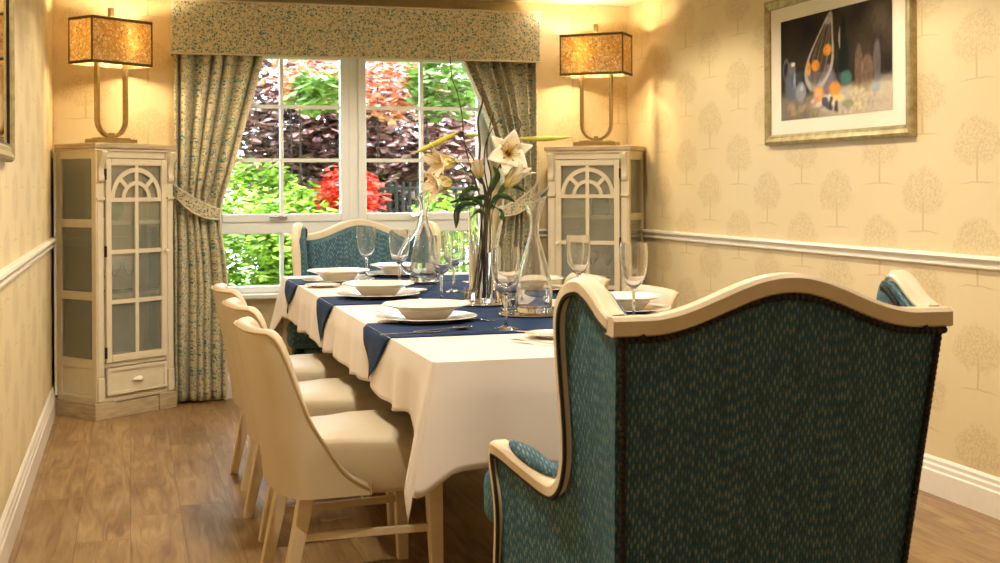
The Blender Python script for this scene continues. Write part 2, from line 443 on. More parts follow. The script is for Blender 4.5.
M['mirror'] = plain('mirror_glass', '#cfc7b4', .03, 1, var=.01)
M['stem'] = plain('lily_stem', '#3a3a1c', .5, var=.3); M['twig'] = plain('willow_twig', '#3b2418', .6, var=.3)
M['leaf'] = leaf_mat('lily_leaf', [(.3, '#1f3a16'), (.7, '#3f6a24')], 14.)
M['bud'] = plain('lily_bud', '#b5b03c', .45, var=.25, nscale=18)
M['petal'] = petal_mat(); M['anther'] = plain('lily_anther', '#c98f2a', .7, var=.3)
M['dark'] = plain('dark_metal', '#2a241c', .4, .6); M['hub'] = plain('dark_table_wood', '#3a281c', .45)
M['chrome'] = plain('chrome', '#c9c9c4', .15, 1)
M['lime'] = leaf_mat('lime_leaves', [(.2, '#3f6414'), (.45, '#6f9a26'), (.65, '#a9c848'), (.85, '#dcea8c')], 7.)
M['purple'] = leaf_mat('copper_leaves', [(.2, '#3a2024'), (.40, '#6a4040'), (.52, '#8c6a5c'), (.62, '#b08a84'), (.72, '#d8c0c0'), (.85, '#efe4e4')], 4., .3, .12)  # palest stops paint bright leaf highlights into the copper colour
M['orange'] = leaf_mat('orange_leaves', [(.25, '#a8503a'), (.45, '#d8805a'), (.6, '#e8b090'), (.8, '#f3dcd0')], 5.)
M['red'] = leaf_mat('scarlet_leaves', [(.25, '#b01f14'), (.6, '#e2442c'), (.85, '#f07a58')], 7.)
M['green'] = leaf_mat('green_leaves', [(.25, '#3a5a1e'), (.6, '#6c8a3a'), (.85, '#b0c080')], 6.)
M['lawn'] = plain('lawn_ground', '#5c7a2c', .9, var=.3, nscale=8)
M['bark'] = plain('bark', '#241b15', .8, var=.3); M['fence'] = plain('dark_fence_paint', '#12140f', .6)
#%%PART2
# ------------------------------------------------------------------ the room
def struct(o): o['kind'] = 'structure'; return o
YF = -1.3
struct(MB().box(-.15, W+.15, YF-.15, D+.2, -.12, 0).build('floor', M['floor'], smooth=0))
struct(MB().box(-.15, W+.15, YF-.15, D+.2, H, H+.12).build('ceiling', M['ceiling'], smooth=0))
struct(MB().box(-.15, 0, YF, D+.2, 0, H).build('wall_left', M['paper_y'], smooth=0))
struct(MB().box(W, W+.15, YF, D+.2, 0, H).build('wall_right', M['paper_y'], smooth=0))
struct(MB().box(0, W, YF-.15, YF, 0, H).build('wall_front', M['paper_x'], smooth=0))
WX0, WX1, WZ0, WZ1 = .86, 2.62, .62, 2.12
b = MB(); b.box(0, WX0, D, D+.2, 0, H); b.box(WX1, W, D, D+.2, 0, H); b.box(WX0, WX1, D, D+.2, 0, WZ0); b.box(WX0, WX1, D, D+.2, WZ1, H)
struct(b.build('wall_back', M['paper_x'], smooth=0))
skirt = [(0, 0), (.022, 0), (.022, .095), (.017, .102), (.017, .118), (.012, .126), (.012, .140), (.004, .150), (0, .150)]
dado = [(0, .924), (.012, .926), (.019, .932), (.019, .938), (.013, .944), (.013, .950), (.024, .956), (.032, .966), (.030, .975), (.022, .979), (0, .979)]
def wall_strip(name, prof, side, a, c):
    b = MB()
    if side == 'L': b.prism([(q[0], q[1]) for q in prof], a, c, 'y')
    if side == 'R': b.prism([(W-q[0], q[1]) for q in prof], a, c, 'y')
    if side == 'B': b.prism([(D-q[0], q[1]) for q in prof], a, c, 'x')
    return struct(b.build(name, M['trim'], smooth=25))
wall_strip('baseboard_left', skirt, 'L', YF, D); wall_strip('baseboard_right', skirt, 'R', YF, D); wall_strip('baseboard_back', skirt, 'B', .022, W-.022)
wall_strip('trim_1', dado, 'L', YF, D); wall_strip('trim_2', dado, 'R', YF, D)
wall_strip('trim_3', dado, 'B', .03, WX0-.04); wall_strip('trim_4', dado, 'B', WX1+.04, W-.03)

# window
win = struct(empty('window_1', (1.74, D, WZ0)))
def wb(*a): return MB().box(*a)
OFF = Matrix.Translation((-1.74, -D, -WZ0))
y0, y1 = D+.012, D+.085
b = MB()
for q in ((WX0, WX0+.045, WZ0, WZ1), (WX1-.045, WX1, WZ0, WZ1), (WX0+.045, WX1-.045, WZ0, WZ0+.04), (WX0+.045, WX1-.045, WZ1-.045, WZ1), (WX0+.045, WX1-.045, .975, 1.045), (1.712, 1.768, WZ0+.04, .975), (1.712, 1.768, 1.045, WZ1-.045)):
    b.box(q[0], q[1], y0, y1, q[2], q[3], OFF)
b.build('window_frame', M['upvc'], win, 0, bevel=.005)
for (xa, xb, xm) in ((.902, 1.712, 1.305), (1.768, 2.578, 2.172)):
    b = MB(); ys, ye = D+.002, D+.06; g0, g1 = xa+.048, xb-.052
    if xm > 2: g0, g1 = xa+.052, xb-.048
    for q in ((xa, g0, 1.045, 2.075), (g1, xb, 1.045, 2.075), (g0, g1, 1.045, 1.094), (g0, g1, 2.03, 2.075)): b.box(q[0], q[1], ys, ye, q[2], q[3], OFF)
    s = b.build('sash', M['upvc'], win, 0, bevel=.006)
    b = MB(); b.box(xm-.011, xm+.011, D+.018, D+.05, 1.094, 2.03, OFF)
    for z in (1.418, 1.742): b.box(g0, xm-.011, D+.018, D+.05, z-.011, z+.011, OFF); b.box(xm+.011, g1, D+.018, D+.05, z-.011, z+.011, OFF)
    b.build('glazing_bar', M['upvc'], s, 0)
    MB().box(g0, g1, D+.032, D+.038, 1.094, 2.03, OFF).build('pane', M['pane'], s, 0)
    b = MB(); b.box(xm-.03, xm+.03, D-.012, D+.002, 1.062, 1.082, OFF); b.box(xm-.085, xm+.012, D-.026, D-.013, 1.068, 1.080, OFF)
    b.build('handle', M['chrome'], s, 0, bevel=.003)
    a, c = (WX0+.045, 1.712) if xm < 2 else (1.768, WX1-.045)
    MB().box(xm-.011, xm+.011, D+.03, D+.07, WZ0+.04, .975, OFF).build('glazing_bar', M['upvc'], win, 0)
    MB().box(a, c, D+.047, D+.053, WZ0+.04, .975, OFF).build('pane', M['pane'], win, 0)
MB().box(WX0-.03, WX1+.03, D-.07, D+.012, WZ0-.03, WZ0-.002, OFF).build('window_sill', M['upvc'], win, 0, bevel=.006)

# ------------------------------------------------------------------ pelmet, curtains, tiebacks
b = MB(); px0, px1, pz0, pz1, py = .655, 2.888, 2.03, 2.338, D-.175
b.box(px0, px1, py, py+.018, pz0, pz1); b.box(px0, px0+.018, py+.018, D, pz0, pz1); b.box(px1-.018, px1, py+.018, D, pz0, pz1); b.box(px0+.018, px1-.018, py+.018, D, pz1-.018, pz1)
pel = b.build('pelmet', M['floral'], None, 0, bevel=.006, uv=True)
tag(pel, 'floral fabric covered pelmet box running along the top of the window', 'pelmet')
b = MB(); b.tube([(px0-.002, py-.002, pz1), (px1+.002, py-.002, pz1)], .005, 6); b.tube([(px0-.002, py-.002, pz0), (px1+.002, py-.002, pz0)], .005, 6)
b.build('piping', M['lining'], pel)
def curtain(left, label):
    outer = .672 if left else 2.872
    tab = [(0, .955), (.35, .955), (.7, .965), (.9, .942), (1.03, .925), (1.13, .925), (1.22, .950), (1.35, .99), (1.6, 1.06), (1.85, 1.13), (2.06, 1.185)]
    tabR = [(0, 2.60), (.35, 2.60), (.7, 2.60), (.9, 2.62), (1.05, 2.655), (1.13, 2.66), (1.22, 2.66), (1.35, 2.655), (1.6, 2.585), (1.85, 2.48), (2.06, 2.385)]
    nf = 6
    def inner(z):
        s = 0
        for k in range(-2, 3): s += interp(tab if left else tabR, z+k*.03)
        return s/5
    def fn(u, v):
        z = .015 + v*(2.07-.015)
        i = inner(z); x = outer + (i-outer)*u
        tie = math.exp(-((z-1.14)/.12)**2)
        amp = lerp(.058, .024, tie)*(1 if z > 1.14 else lerp(1.0, .9, 1))
        ph = nf*2*PI*(u + .028*math.sin(2*PI*u*1.7+1) + .012*math.sin(z*3+u*9))
        c = math.cos(ph); c = math.copysign(abs(c)**.75, c)
        x += .010*math.sin(ph)*(1-tie)*(0 if u in (0, 1) else 1)
        return (x, D-.092 - amp*c*(.8+.25*math.sin(u*13+1)) - .012*u, z)
    L = []
    b = MB(); b.grid(fn, 150, 46)
    # arc-length like uv so that the print is not stretched
    o = b.build('curtain', M['floral'], None, 180, uvfn=lambda c: (c.x*1.9+c.y*1.2, c.z), solid=.003)
    edge = MB(); edge.tube([Vector(fn(1, k/40))+Vector((.003 if left else -.003, -.004, 0)) for k in range(41)], .006, 6)
    edge.build('curtain_edge', M['lining'], o)
    return tag(o, label, 'curtain')
curtain(True, 'floral curtain tied back beside the cabinet in the left window corner')
curtain(False, 'floral curtain tied back behind the lily vase on the right of the window')
def tieback(left, label):
    # band sweeping from the wall hook across the gathered curtain
    xs = (.655, .935) if left else (2.89, 2.645)
    def fn(u, v):
        x = lerp(xs[0], xs[1], u); sag = .155*u + .03*math.sin(PI*u)
        zc = 1.25 - sag; hgt = lerp(.055, .085, math.sin(PI*min(1, u*1.1))*.9+.1*u)
        yy = D-.135 - .028*math.sin(PI*u) + (.05*sm(.9, 1, u)) + (.04*(1-sm(0, .12, u)))
        return (x, yy, zc + (v-.5)*hgt)
    o = MB().grid(fn, 24, 6).build('curtain_tieback', M['floral'], None, 180, uv=True, solid=.012)
    e = MB(); e.tube([Vector(fn(k/24, 0))-Vector((0, .006, .002)) for k in range(25)], .005, 6); e.tube([Vector(fn(k/24, 1))-Vector((0, .006, -.002)) for k in range(25)], .005, 6)
    e.build('piping', M['lining'], o)
    return tag(o, label, 'tieback')
tieback(True, 'fabric tieback band round the curtain nearest the left display cabinet')
tieback(False, 'fabric tieback band round the curtain behind the flowers')

# ------------------------------------------------------------------ corner cabinets
def outset(poly, d):
    n = len(poly); out = []
    for i in range(n):
        a, p, c = Vector(poly[i-1]), Vector(poly[i]), Vector(poly[(i+1) % n])
        n1 = Vector(((p-a).y, -(p-a).x)).normalized(); n2 = Vector(((c-p).y, -(c-p).x)).normalized()
        m = (n1+n2); m = m/max(.2, m.dot(n1)); out.append((p.x+m.x*d, p.y+m.y*d))
    return out
def cabinet(loc, rz, sg, label):
    root = empty('display_cabinet', loc, rz)
    tag(root, label, 'cabinet', 'corner display cabinets')
    MX = Matrix.Diagonal((sg, 1, 1, 1))
    P = [(-.262, 0), (.262, 0), (.262, .24), (-.118, .535), (-.262, .352)]
    hw, dl, dr = .262, .352, .24
    # plinth
    b = MB(); Q = [(-.274, .02), (.274, .02), (.266, .236), (-.118, .530), (-.274, .350)]
    b.prism(Q, 0, .088, M=MX)
    b.box(-.276, -.15, -.014, .02, 0, .094, MX); b.box(.15, .276, -.014, .02, 0, .094, MX); b.box(-.15, .15, -.004, .02, 0, .082, MX)
    b.box(-.28, -.274, -.014, .34, 0, .094, MX)
    b.build('plinth', M['limed'], root, 0, bevel=.004)
    # carcass
    b = MB(); Z0, Z1 = .088, 1.468
    b.prism(outset(P, -.004), Z0, Z0+.02, M=MX)
    for s in (-1, 1): b.box(min(s*.21, s*hw), max(s*.21, s*hw), 0, .04, Z0+.02, Z1, MX)
    for z0, z1 in ((.108, .124), (.277, .303), (1.418, Z1)): b.box(-.21, .21, .004, .03, z0, z1, MX)
    for s, dp in ((-1, dl), (1, dr)):
        xa, xb = (-hw, -hw+.024) if s < 0 else (hw-.024, hw)
        b.box(xa, xb, dp-.04, dp, Z0+.02, Z1, MX)
        for z0, z1 in ((.108, .13), (.275, .325), (.645, .69), (1.04, 1.085), (1.415, Z1)): b.box(xa, xb, .04, dp-.04, z0, z1, MX)
        b.box(xa+.008, xb-.008, .04, dp-.04, .13, .275, MX)
    b.build('carcass', M['cream'], root, 0, bevel=.003)
    b = MB()
    def board(p, q):
        p, q = Vector(p), Vector(q); d = (q-p).normalized(); n = Vector((-d.y, d.x))*-.012
        b.prism([p, q, q+n, p+n], Z0+.02, Z1, M=MX)
    board((-.118, .535), (-.262, .352)); board((.262, .24), (-.118, .535))
    b.build('back_board', M['back_board'], root, 0)
    for z in (.30, .668, 1.062):
        MB().prism(outset(P, -.026), z-.011, z+.009, M=MX).build('shelf', M['cream'], root, 0)
    for s, dp in ((-1, dl), (1, dr)):
        xa = -hw+.010 if s < 0 else hw-.014
        MB().box(xa, xa+.004, .04, dp-.04, .325, 1.415, MX).build('side_pane', M['cab_pane'], root, 0)
    b = MB(); b.prism(outset(P, .008), 1.456, 1.470, M=MX); b.build('cornice_moulding', M['cream'], root, 0, bevel=.004)
    MB().prism(outset([(-.262, 0), (.262, 0), (.262, .22), (-.115, .515), (-.262, .335)], .018), 1.470, 1.50, M=MX).build('top_board', M['limed'], root, 0, bevel=.006)
    # pilaster blocks and corbels
    for s in (-1, 1):
        b = MB(); c = s*.236
        b.box(c-.022, c+.022, -.012, 0, .10, .225, MX); b.box(c-.026, c+.026, -.014, 0, 1.19, 1.204, MX); b.box(c-.018, c+.018, -.005, 0, .235, 1.18, MX)
        b.build('pilaster', M['cream'], root, 0, bevel=.003)
        prof = smooth_path([(0, 0, 1.285), (-.014, 0, 1.29), (-.020, 0, 1.31), (-.014, 0, 1.335), (-.018, 0, 1.375), (-.036, 0, 1.41), (-.046, 0, 1.435), (-.046, 0, 1.455), (0, 0, 1.455)], 4)
        MB().prism([(q.x, q.z) for q in prof], c-.017, c+.017, 'x', MX).build('corbel', M['cream'], root, 35)
    # glazed door
    b = MB(); a, c = -.014, .003
    ow, iw, zb, zt, gb, gt = .205, .170, .305, 1.414, .345, 1.378
    b.box(-ow, -iw, a, c, zb, zt, MX); b.box(iw, ow, a, c, zb, zt, MX); b.box(-iw, iw, a, c, zb, gb, MX); b.box(-iw, iw, a, c, gt, zt, MX)
    door = b.build('door', M['cream'], root, 0, bevel=.003)
    b = MB(); a2, c2 = -.010, .001; w = .0115; z0 = 1.195
    def ring(r0, r1, ang0=0, ang1=PI, n=24):
        q = [(r1*math.cos(ang0+(ang1-ang0)*i/n), z0+r1*math.sin(ang0+(ang1-ang0)*i/n)) for i in range(n+1)]
        q2 = [(r0*math.cos(ang0+(ang1-ang0)*i/n), z0+r0*math.sin(ang0+(ang1-ang0)*i/n)) for i in range(n+1)]
        for i in range(n): b.prism([q[i], q[i+1], q2[i+1], q2[i]], a2, c2, 'y', MX)
    ring(.147, .172); ring(.076, .098)
    for an in (45, 135):
        t = math.radians(an); e = Vector((math.cos(t), math.sin(t))); nn = Vector((-e.y, e.x))*w; o = Vector((0, z0))
        b.prism([o+e*.095-nn, o+e*.150-nn, o+e*.150+nn, o+e*.095+nn], a2, c2, 'y', MX)
    b.box(-w, w, a2-.001, c2, gb, gt, MX)
    for z in (.632, .905, 1.19): b.box(-iw, -w, a2, c2, z-w, z+w, MX); b.box(w, iw, a2, c2, z-w, z+w, MX)
    b.build('glazing_bars', M['cream'], door, 0, weld=True)
    MB().box(-.18, .18, .004, .008, .335, 1.39, MX).build('pane', M['cab_pane'], door, 0)
    k = MB(); k.lathe([(.0, 0), (.006, 0), (.005, .012), (.011, .020), (.012, .027), (.007, .032), (0, .033)], 14, MX @ Matrix.Translation((.187, -.014, .90)) @ Matrix.Rotation(PI/2, 4, 'X'))
    k.build('knob', M['porcelain'], door)
    for z in (.36, .91, 1.33):
        MB().box(-.212, -.203, -.017, -.004, z-.03, z+.03, MX).build('hinge', M['dark'], door, 0)
    # drawer with cup pull
    b = MB(); b.box(-.203, .203, -.010, .003, .128, .273, MX)
    for q in ((-.203, .203, .128, .146), (-.203, .203, .255, .273), (-.203, -.180, .146, .255), (.180, .203, .146, .255)): b.box(q[0], q[1], -.017, -.010, q[2], q[3], MX)
    dr_ = b.build('drawer', M['cream'], root, 0, bevel=.002)
    def cup(u, v):
        th = PI*u; ph = PI/2*v
        return (.036*math.cos(th)*math.cos(ph*.0)*(1-.0*v)*math.cos(ph)**.35, -.010-.024*math.sin(ph)*math.sin(th)**.6-.004, .190+.026*math.sin(th)*math.cos(ph))
    k = MB(); k.grid(cup, 16, 8, MX); k.box(-.042, .042, -.0135, -.010, .186, .192, MX)
    k.build('cup_handle', M['porcelain'], dr_, 60, solid=.002)
    return root
TH = math.radians(37.9)
cabinet((.452, 7.30, 0), TH, 1, 'tall cream glazed display cabinet in the corner left of the window')
cabinet((W-.420, 7.30, 0), -TH, -1, 'cream glazed display cabinet in the far right corner beside the long wall')
def inside(left, x, y, z):
    "point inside a cabinet"
    c, s = math.cos(TH), math.sin(TH)
    if left: return (.452+x*c-y*s, 7.30+x*s+y*c, z)
    return (W-.420-(x*c-y*s), 7.30+x*s+y*c, z)
def goblet(name, mat, h=.15, r=.035):
    b = MB(); b.lathe([(0, 0), (r*.9, .002), (r*.85, .005), (.005, .010), (.004, h*.45), (.010, h*.5), (r, h*.72), (r*.92, h), (r*.88, h), (r*.93, h*.73), (.004, h*.53), (0, h*.53)], 18)
    return b.build(name, mat)
b = MB(); b.lathe([(0, 0), (.03, 0), (.032, .006), (.055, .03), (.066, .07), (.055, .108), (.046, .118), (.044, .118), (.052, .105), (.062, .07), (.05, .033), (0, .010)], 22)
bowl1 = b.build('glass_bowl', M['teal_glass']); bowl1.location = inside(True, -.03, .17, 1.0715)
tag(bowl1, 'rounded teal glass bowl on the upper shelf of the left cabinet', 'bowl')
b = MB(); b.lathe([(0, 0), (.05, 0), (.055, .01), (.06, .05), (.05, .10), (.03, .125), (.032, .135), (.028, .135), (.045, .098), (.055, .05), (.045, .012), (0, .010)], 22)
jar = b.build('glass_jar', M['teal_glass']); jar.location = inside(False, -.03, .17, 1.0715)
tag(jar, 'teal glass jar on the upper shelf of the right cabinet', 'jar')
gl0 = None
for left, spots, lab in ((True, ((-.10, .15), (-.02, .16), (.07, .15)), 'small stemmed glass behind the left cabinet door on its middle shelf'), (False, ((-.08, .15), (.02, .16)), 'small stemmed glass behind the right cabinet door on its middle shelf')):
    for x, y in spots:
        if gl0 is None: gl0 = g = goblet('stemmed_glass', M['glass'], .17, .036)
        else: g = dup(gl0)
        g.location = inside(left, x, y, .6775); tag(g, lab, 'glass', 'stemmed glasses in the left cabinet' if left else 'stemmed glasses in the right cabinet')

# ------------------------------------------------------------------ table lamps
def lamp(loc, rz, label, bx):
    root = empty('table_lamp', loc, rz); tag(root, label, 'lamp', 'pair of gold table lamps')
    b = MB(); b.box(-.135, .135, -.055, .055, 0, .026); b.box(-.10, .10, -.042, .042, .026, .034); b.build('base', M['gold'], root, 0, bevel=.003)
    pts = [(-.095, 0, .46), (-.095, 0, .135)] + [(-.095*math.cos(a), 0, .135-.095*math.sin(a)) for a in [PI*k/20 for k in range(1, 20)]] + [(.095, 0, .135), (.095, 0, .46)]
    b = MB(); b.sweep(pts, [(-.016, -.0075), (.016, -.0075), (.016, .0075), (-.016, .0075)], (0, 1, 0))
    st = b.build('u_stem', M['gold'], root, 30)
    b = MB(); b.box(-.013, .013, -.014, .014, .029, .062); b.build('stem_block', M['gold'], root, 0, bevel=.002)
    MB().box(-.095, .095, -.006, .006, .455, .463).build('stem_crossbar', M['gold'], root, 0)
    z0, z1 = .436, .692
    b = MB(); t = .004
    b.box(-.2, .2, -.1, -.1+t, z0, z1); b.box(-.2, .2, .1-t, .1, z0, z1); b.box(-.2, -.2+t, -.1+t, .1-t, z0, z1); b.box(.2-t, .2, -.1+t, .1-t, z0, z1)
    sh = b.build('lamp_shade', M['shade'], root, 0, uv=True)
    b = MB()
    for z in (z0, z1-.016):
        b.box(-.203, .203, -.103, -.1, z, z+.016); b.box(-.203, .203, .1, .103, z, z+.016); b.box(-.203, -.2, -.1, .1, z, z+.016); b.box(.2, .203, -.1, .1, z, z+.016)
    n = 30
    for i in range(n):
        x = -.195+.39*i/(n-1)
        for z in (z0+.008, z1-.008): b.ball((x, -.104, z), .0048, 6, 4)
    for i in range(15):
        y = -.095+.19*i/14
        for s in (-1, 1):
            for z in (z0+.008, z1-.008): b.ball((s*.204, y, z), .0048, 6, 4)
    for sx in (-1, 1):
        for sy in (-1, 1): b.box(sx*.2-.004, sx*.2+.004, sy*.1-.004, sy*.1+.004, z0, z1)
    b.build('shade_trim', M['stud'], sh, 40)
    b = MB(); b.box(-.2, .2, -.004, .004, z1-.012, z1-.006); b.tube([(bx, -.045, .45), (bx, -.045, .52)], .012, 10); b.tube([(0, 0, z1-.02), (0, 0, z1+.02)], .004, 8)
    b.build('shade_carrier', M['gold'], root, 40)
    b = MB(); b.box(-.013, .013, -.013, .013, z1+.018, z1+.068); b.build('finial', M['gold'], root, 0, bevel=.002)
    b = MB(); b.ball((bx, -.045, .555), .032, 14, 9, sc3=(1, 1, 1.25)); b.build('bulb', M['bulb'], root)
    return root
def lamp_light(x, y, z, e):
    l = bpy.data.lights.new('lamp_glow', 'POINT'); l.energy = e; l.color = (1, .74, .42); l.shadow_soft_size = .03
    o = bpy.data.objects.new('lamp_glow', l); o.location = (x, y, z); COL.objects.link(o)
lamp((.325, 7.37, 1.5005), TH, 'gold rectangular table lamp on the cabinet left of the window', .07)
lamp((W-.335, 7.37, 1.5005), -TH, 'gold rectangular table lamp on the cabinet in the right corner', -.07)
LAMP_E = 22
for x, bx, rz in ((.325, .07, TH), (W-.335, -.07, -TH)):
    q = Matrix.Rotation(rz, 3, 'Z') @ Vector((bx, -.045, 0)); lamp_light(x+q.x, 7.37+q.y, 1.5+.492, LAMP_E); lamp_light(x+q.x, 7.37+q.y, 1.5+.630, LAMP_E*.75)
#%%PART3
DOWN = [(x, y, 98) for x in (.95, 2.6) for y in (2.7, 4.5)] + [(x, 6.3, 74) for x in (.95, 2.6)] + [(2.97, 7.46, 6)]
FILL, SUN, SKY, EXPO = 9, 15, 10, 0
# ------------------------------------------------------------------ wing armchairs
def hw(z): return interp([(.2, .335), (.45, .345), (.98, .374), (1.2, .378)], z)
def lean(z): return (.985-z)*.187
def crest(x):
    return .985 + (.082*(.5+.5*math.cos(PI*x/.31)) if abs(x) < .31 else 0)
WING = [(-.012, .985), (.03, .990), (.07, 1.003), (.11, 1.024), (.15, 1.043), (.19, 1.053), (.225, 1.048), (.255, 1.028), (.277, .99), (.287, .94), (.289, .86), (.286, .76), (.286, .69), (.292, .64), (.306, .600), (.330, .580), (.36, .583), (.40, .597), (.45, .616), (.495, .632), (.53, .640), (.553, .633), (.566, .608), (.566, .575), (.556, .535), (.549, .49), (.551, .44), (.562, .38), (.573, .32), (.575, .25)]
def woff(d): return interp([(0, 0), (.10, .005), (.20, .018), (.29, .048), (.36, .078), (.45, .118), (.53, .148), (.60, .156)], d)
def side_pt(d, z, out=0.0):
    y = d + max(0, .985-z)*.187*(1-sm(0, .3, d))
    return Vector((-(hw(z)+woff(max(0, d))+out), y, z))
def wing_top(d, arm=False):
    pts = WING[:11] if not arm else WING[14:24]
    return interp(pts, d)
def armchair(loc, rz, label):
    root = empty('wing_armchair', loc, rz); tag(root, label, 'armchair', 'teal wing armchairs')
    T = M['teal']; MXR = Matrix.Diagonal((-1, 1, 1, 1))
    # back
    def back(u, v):
        # closed section: up the outside, over the top, down the inside
        x0 = u*2-1
        if v <= .5: t = v/.5; inn = False
        else: t = (1-v)/.5; inn = True
        zt = crest(x0*.37)-.028
        z = lerp(.22, zt, t); x = x0*hw(z)*.995
        y = lean(z)
        if inn: y += .055 + .05*(1-abs(x0)**3)*math.sin(PI*min(1, max(0, (z-.35)/.75)))**.7
        else: y -= .012*(1-x0**4)*math.sin(PI*t)
        return (x, y, z)
    MB().grid(back, 40, 48).build('backrest', T, root, 50, uv=True)
    # crest rail
    prof = [(-.012, -.036), (-.012, -.008), (-.004, 0), (.034, 0), (.042, -.008), (.042, -.038), (-.006, -.040)]
    pts = [(x, lean(crest(x)), crest(x)) for x in [-.384+.768*k/60 for k in range(61)]]
    b = MB(); b.sweep(pts, prof, (0, 1, 0)); b.build('crest_rail', M['chair_paint'], root, 40)
    # beads of dark gimp on the outside of the back
    b = MB()
    n = 52
    for k in range(n+1):
        x = -.368+.736*k/n; z = crest(x)-.047; b.ball((x, lean(z)-.009, z), .0098, 6, 4)
    for s in (-1, 1):
        for k in range(56):
            z = .932-.0128*k; b.ball((s*(hw(z)-.012), lean(z)-.008, z), .0085, 6, 4)
    b.build('nail_trim', M['gimp'], root, 60)
    for mir in (None, MXR):
        # upholstered side: wing then arm
        b = MB(); th = .052
        secs = [[0, .03, .06, .09, .12, .15, .18, .21, .24, .265, .28], [.28, .31, .34, .38, .42, .46, .50, .535, .552]]
        for ai, ds in enumerate(secs):
            nz = 14
            def row(d):
                top = (wing_top(d) if ai == 0 else (wing_top(d, True) if d > .305 else .60))-.022
                zs = [lerp(.24, top, j/nz) for j in range(nz+1)]
                dd = [d]*(nz+1)
                if ai and d > .54: dd = [d-.012*sm(.56, .44, z)+.012*sm(.40, .28, z) for z in zs]
                return [side_pt(q, z, .002*math.sin(PI*j/nz)) for j, (q, z) in enumerate(zip(dd, zs))] + [side_pt(q, z, -th) for q, z in list(zip(dd, zs))[::-1]]
            rows = [row(d) for d in ds]; k = len(rows[0])
            vs = [p for r in rows for p in r]; fs = []
            for i in range(len(rows)-1):
                for j in range(k):
                    j2 = (j+1) % k; fs.append((i*k+j, i*k+j2, (i+1)*k+j2, (i+1)*k+j))
            fs += [list(range(k))[::-1], [(len(rows)-1)*k+j for j in range(k)]]
            b.add(vs, fs, mir)
        b.build('wing_side', T, root, 50, uv=True)
        path = smooth_path([side_pt(d, z) for d, z in [(.022, .988)]+WING[2:]], 4)
        fp = [(.010, -.031), (.010, -.010), (.004, -.003), (-.004, 0), (-.026, 0), (-.034, -.008), (-.034, -.033), (.006, -.033)]
        b = MB(); b.sweep(path, fp, (-1, 0, 0), M=mir)
        # moulding line on the inside face
        b.sweep(path, [(-.034, -.008), (-.040, -.011), (-.040, -.016), (-.034, -.020)], (-1, 0, 0), M=mir)
        b.build('wing_frame', M['chair_paint'], root, 40)
        b = MB(); b.sweep(path, [(.003, -.041), (.010, -.039), (.011, -.033), (.003, -.031)], (-1, 0, 0), M=mir)
        ip = smooth_path([side_pt(d, z) for d, z in WING[:15]], 5)
        for i, p in enumerate(ip):
            t = (ip[min(i+1, len(ip)-1)]-ip[max(i-1, 0)]).normalized(); bb = t.cross(Vector((-1, 0, 0)))
            b.ball(p + Vector((.054, 0, 0)) - bb*.040, .0075, 6, 4, mir)
        b.build('gimp_trim', M['gimp'], root, 60)
        # padded arm top
        ap = smooth_path([side_pt(d, wing_top(d, True)+.006, -.026) for d in (.355, .39, .43, .47, .505)], 5)
        b = MB(); n = len(ip); m = len(ap); vs = []
        for i, p in enumerate(ap):
            k = math.sin(PI*min(1, max(0, (i+.35)/(m-.3))))**.5
            for j in range(12):
                a = 2*PI*j/12; vs.append(p+Vector((.028*math.cos(a)*k, 0, (.015*math.sin(a)*k))))
        fs = [(i*12+j, i*12+(j+1) % 12, (i+1)*12+(j+1) % 12, (i+1)*12+j) for i in range(m-1) for j in range(12)] + [list(range(12))[::-1], [(m-1)*12+j for j in range(12)]]
        b.add(vs, fs, mir); b.build('arm_pad', T, root, 60, uv=True)
        # legs
        b = MB(); lp = smooth_path([side_pt(.55, .26, -.03), side_pt(.565, .2, -.02), side_pt(.575, .13, -.025), side_pt(.58, .06, -.03), side_pt(.60, .012, -.025)], 5)
        b.tube(lp, [lerp(.036, .018, sm(0, .8, i/(len(lp)-1))) + (.010 if i > len(lp)-4 else 0) for i in range(len(lp))], 10, mir)
        b.add(*([[], []])) ; b.build('leg', M['chair_paint'], root, 50)
        b = MB(); b.tube([(-.29, .14, .27), (-.295, .10, .12), (-.30, .03, .0)], [.026, .024, .018], 8, mir); b.build('leg', M['chair_paint'], root, 50)
    def pillow(poly, z0, z1, dome, bev):
        b = MB(); cx = sum(p[0] for p in poly)/len(poly); cy = sum(p[1] for p in poly)/len(poly)
        b.prism(poly, z0, z1); return b
    tee = [(-.325, .09), (.325, .09), (.345, .585), (.495, .60), (.505, .69), (.45, .722), (-.45, .722), (-.505, .69), (-.495, .60), (-.345, .585)]
    pillow(tee, .405, .545, .02, .03).build('seat_cushion', T, root, 60, bevel=.035, bseg=4, uv=True)
    rail = [(-.345, .10), (.345, .10), (.40, .575), (.30, .64), (0, .66), (-.30, .64), (-.40, .575)]
    pillow(rail, .24, .395, 0, 0).build('seat_rail', T, root, 50, bevel=.015, bseg=3, uv=True)
    return root
armchair((1.735, 2.365, 0), math.radians(-3), 'teal wing armchair seen from behind, nearest the viewer at the end of the table')
armchair((1.715, 7.36, 0), math.radians(180), 'teal wing armchair at the far head of the table under the window')

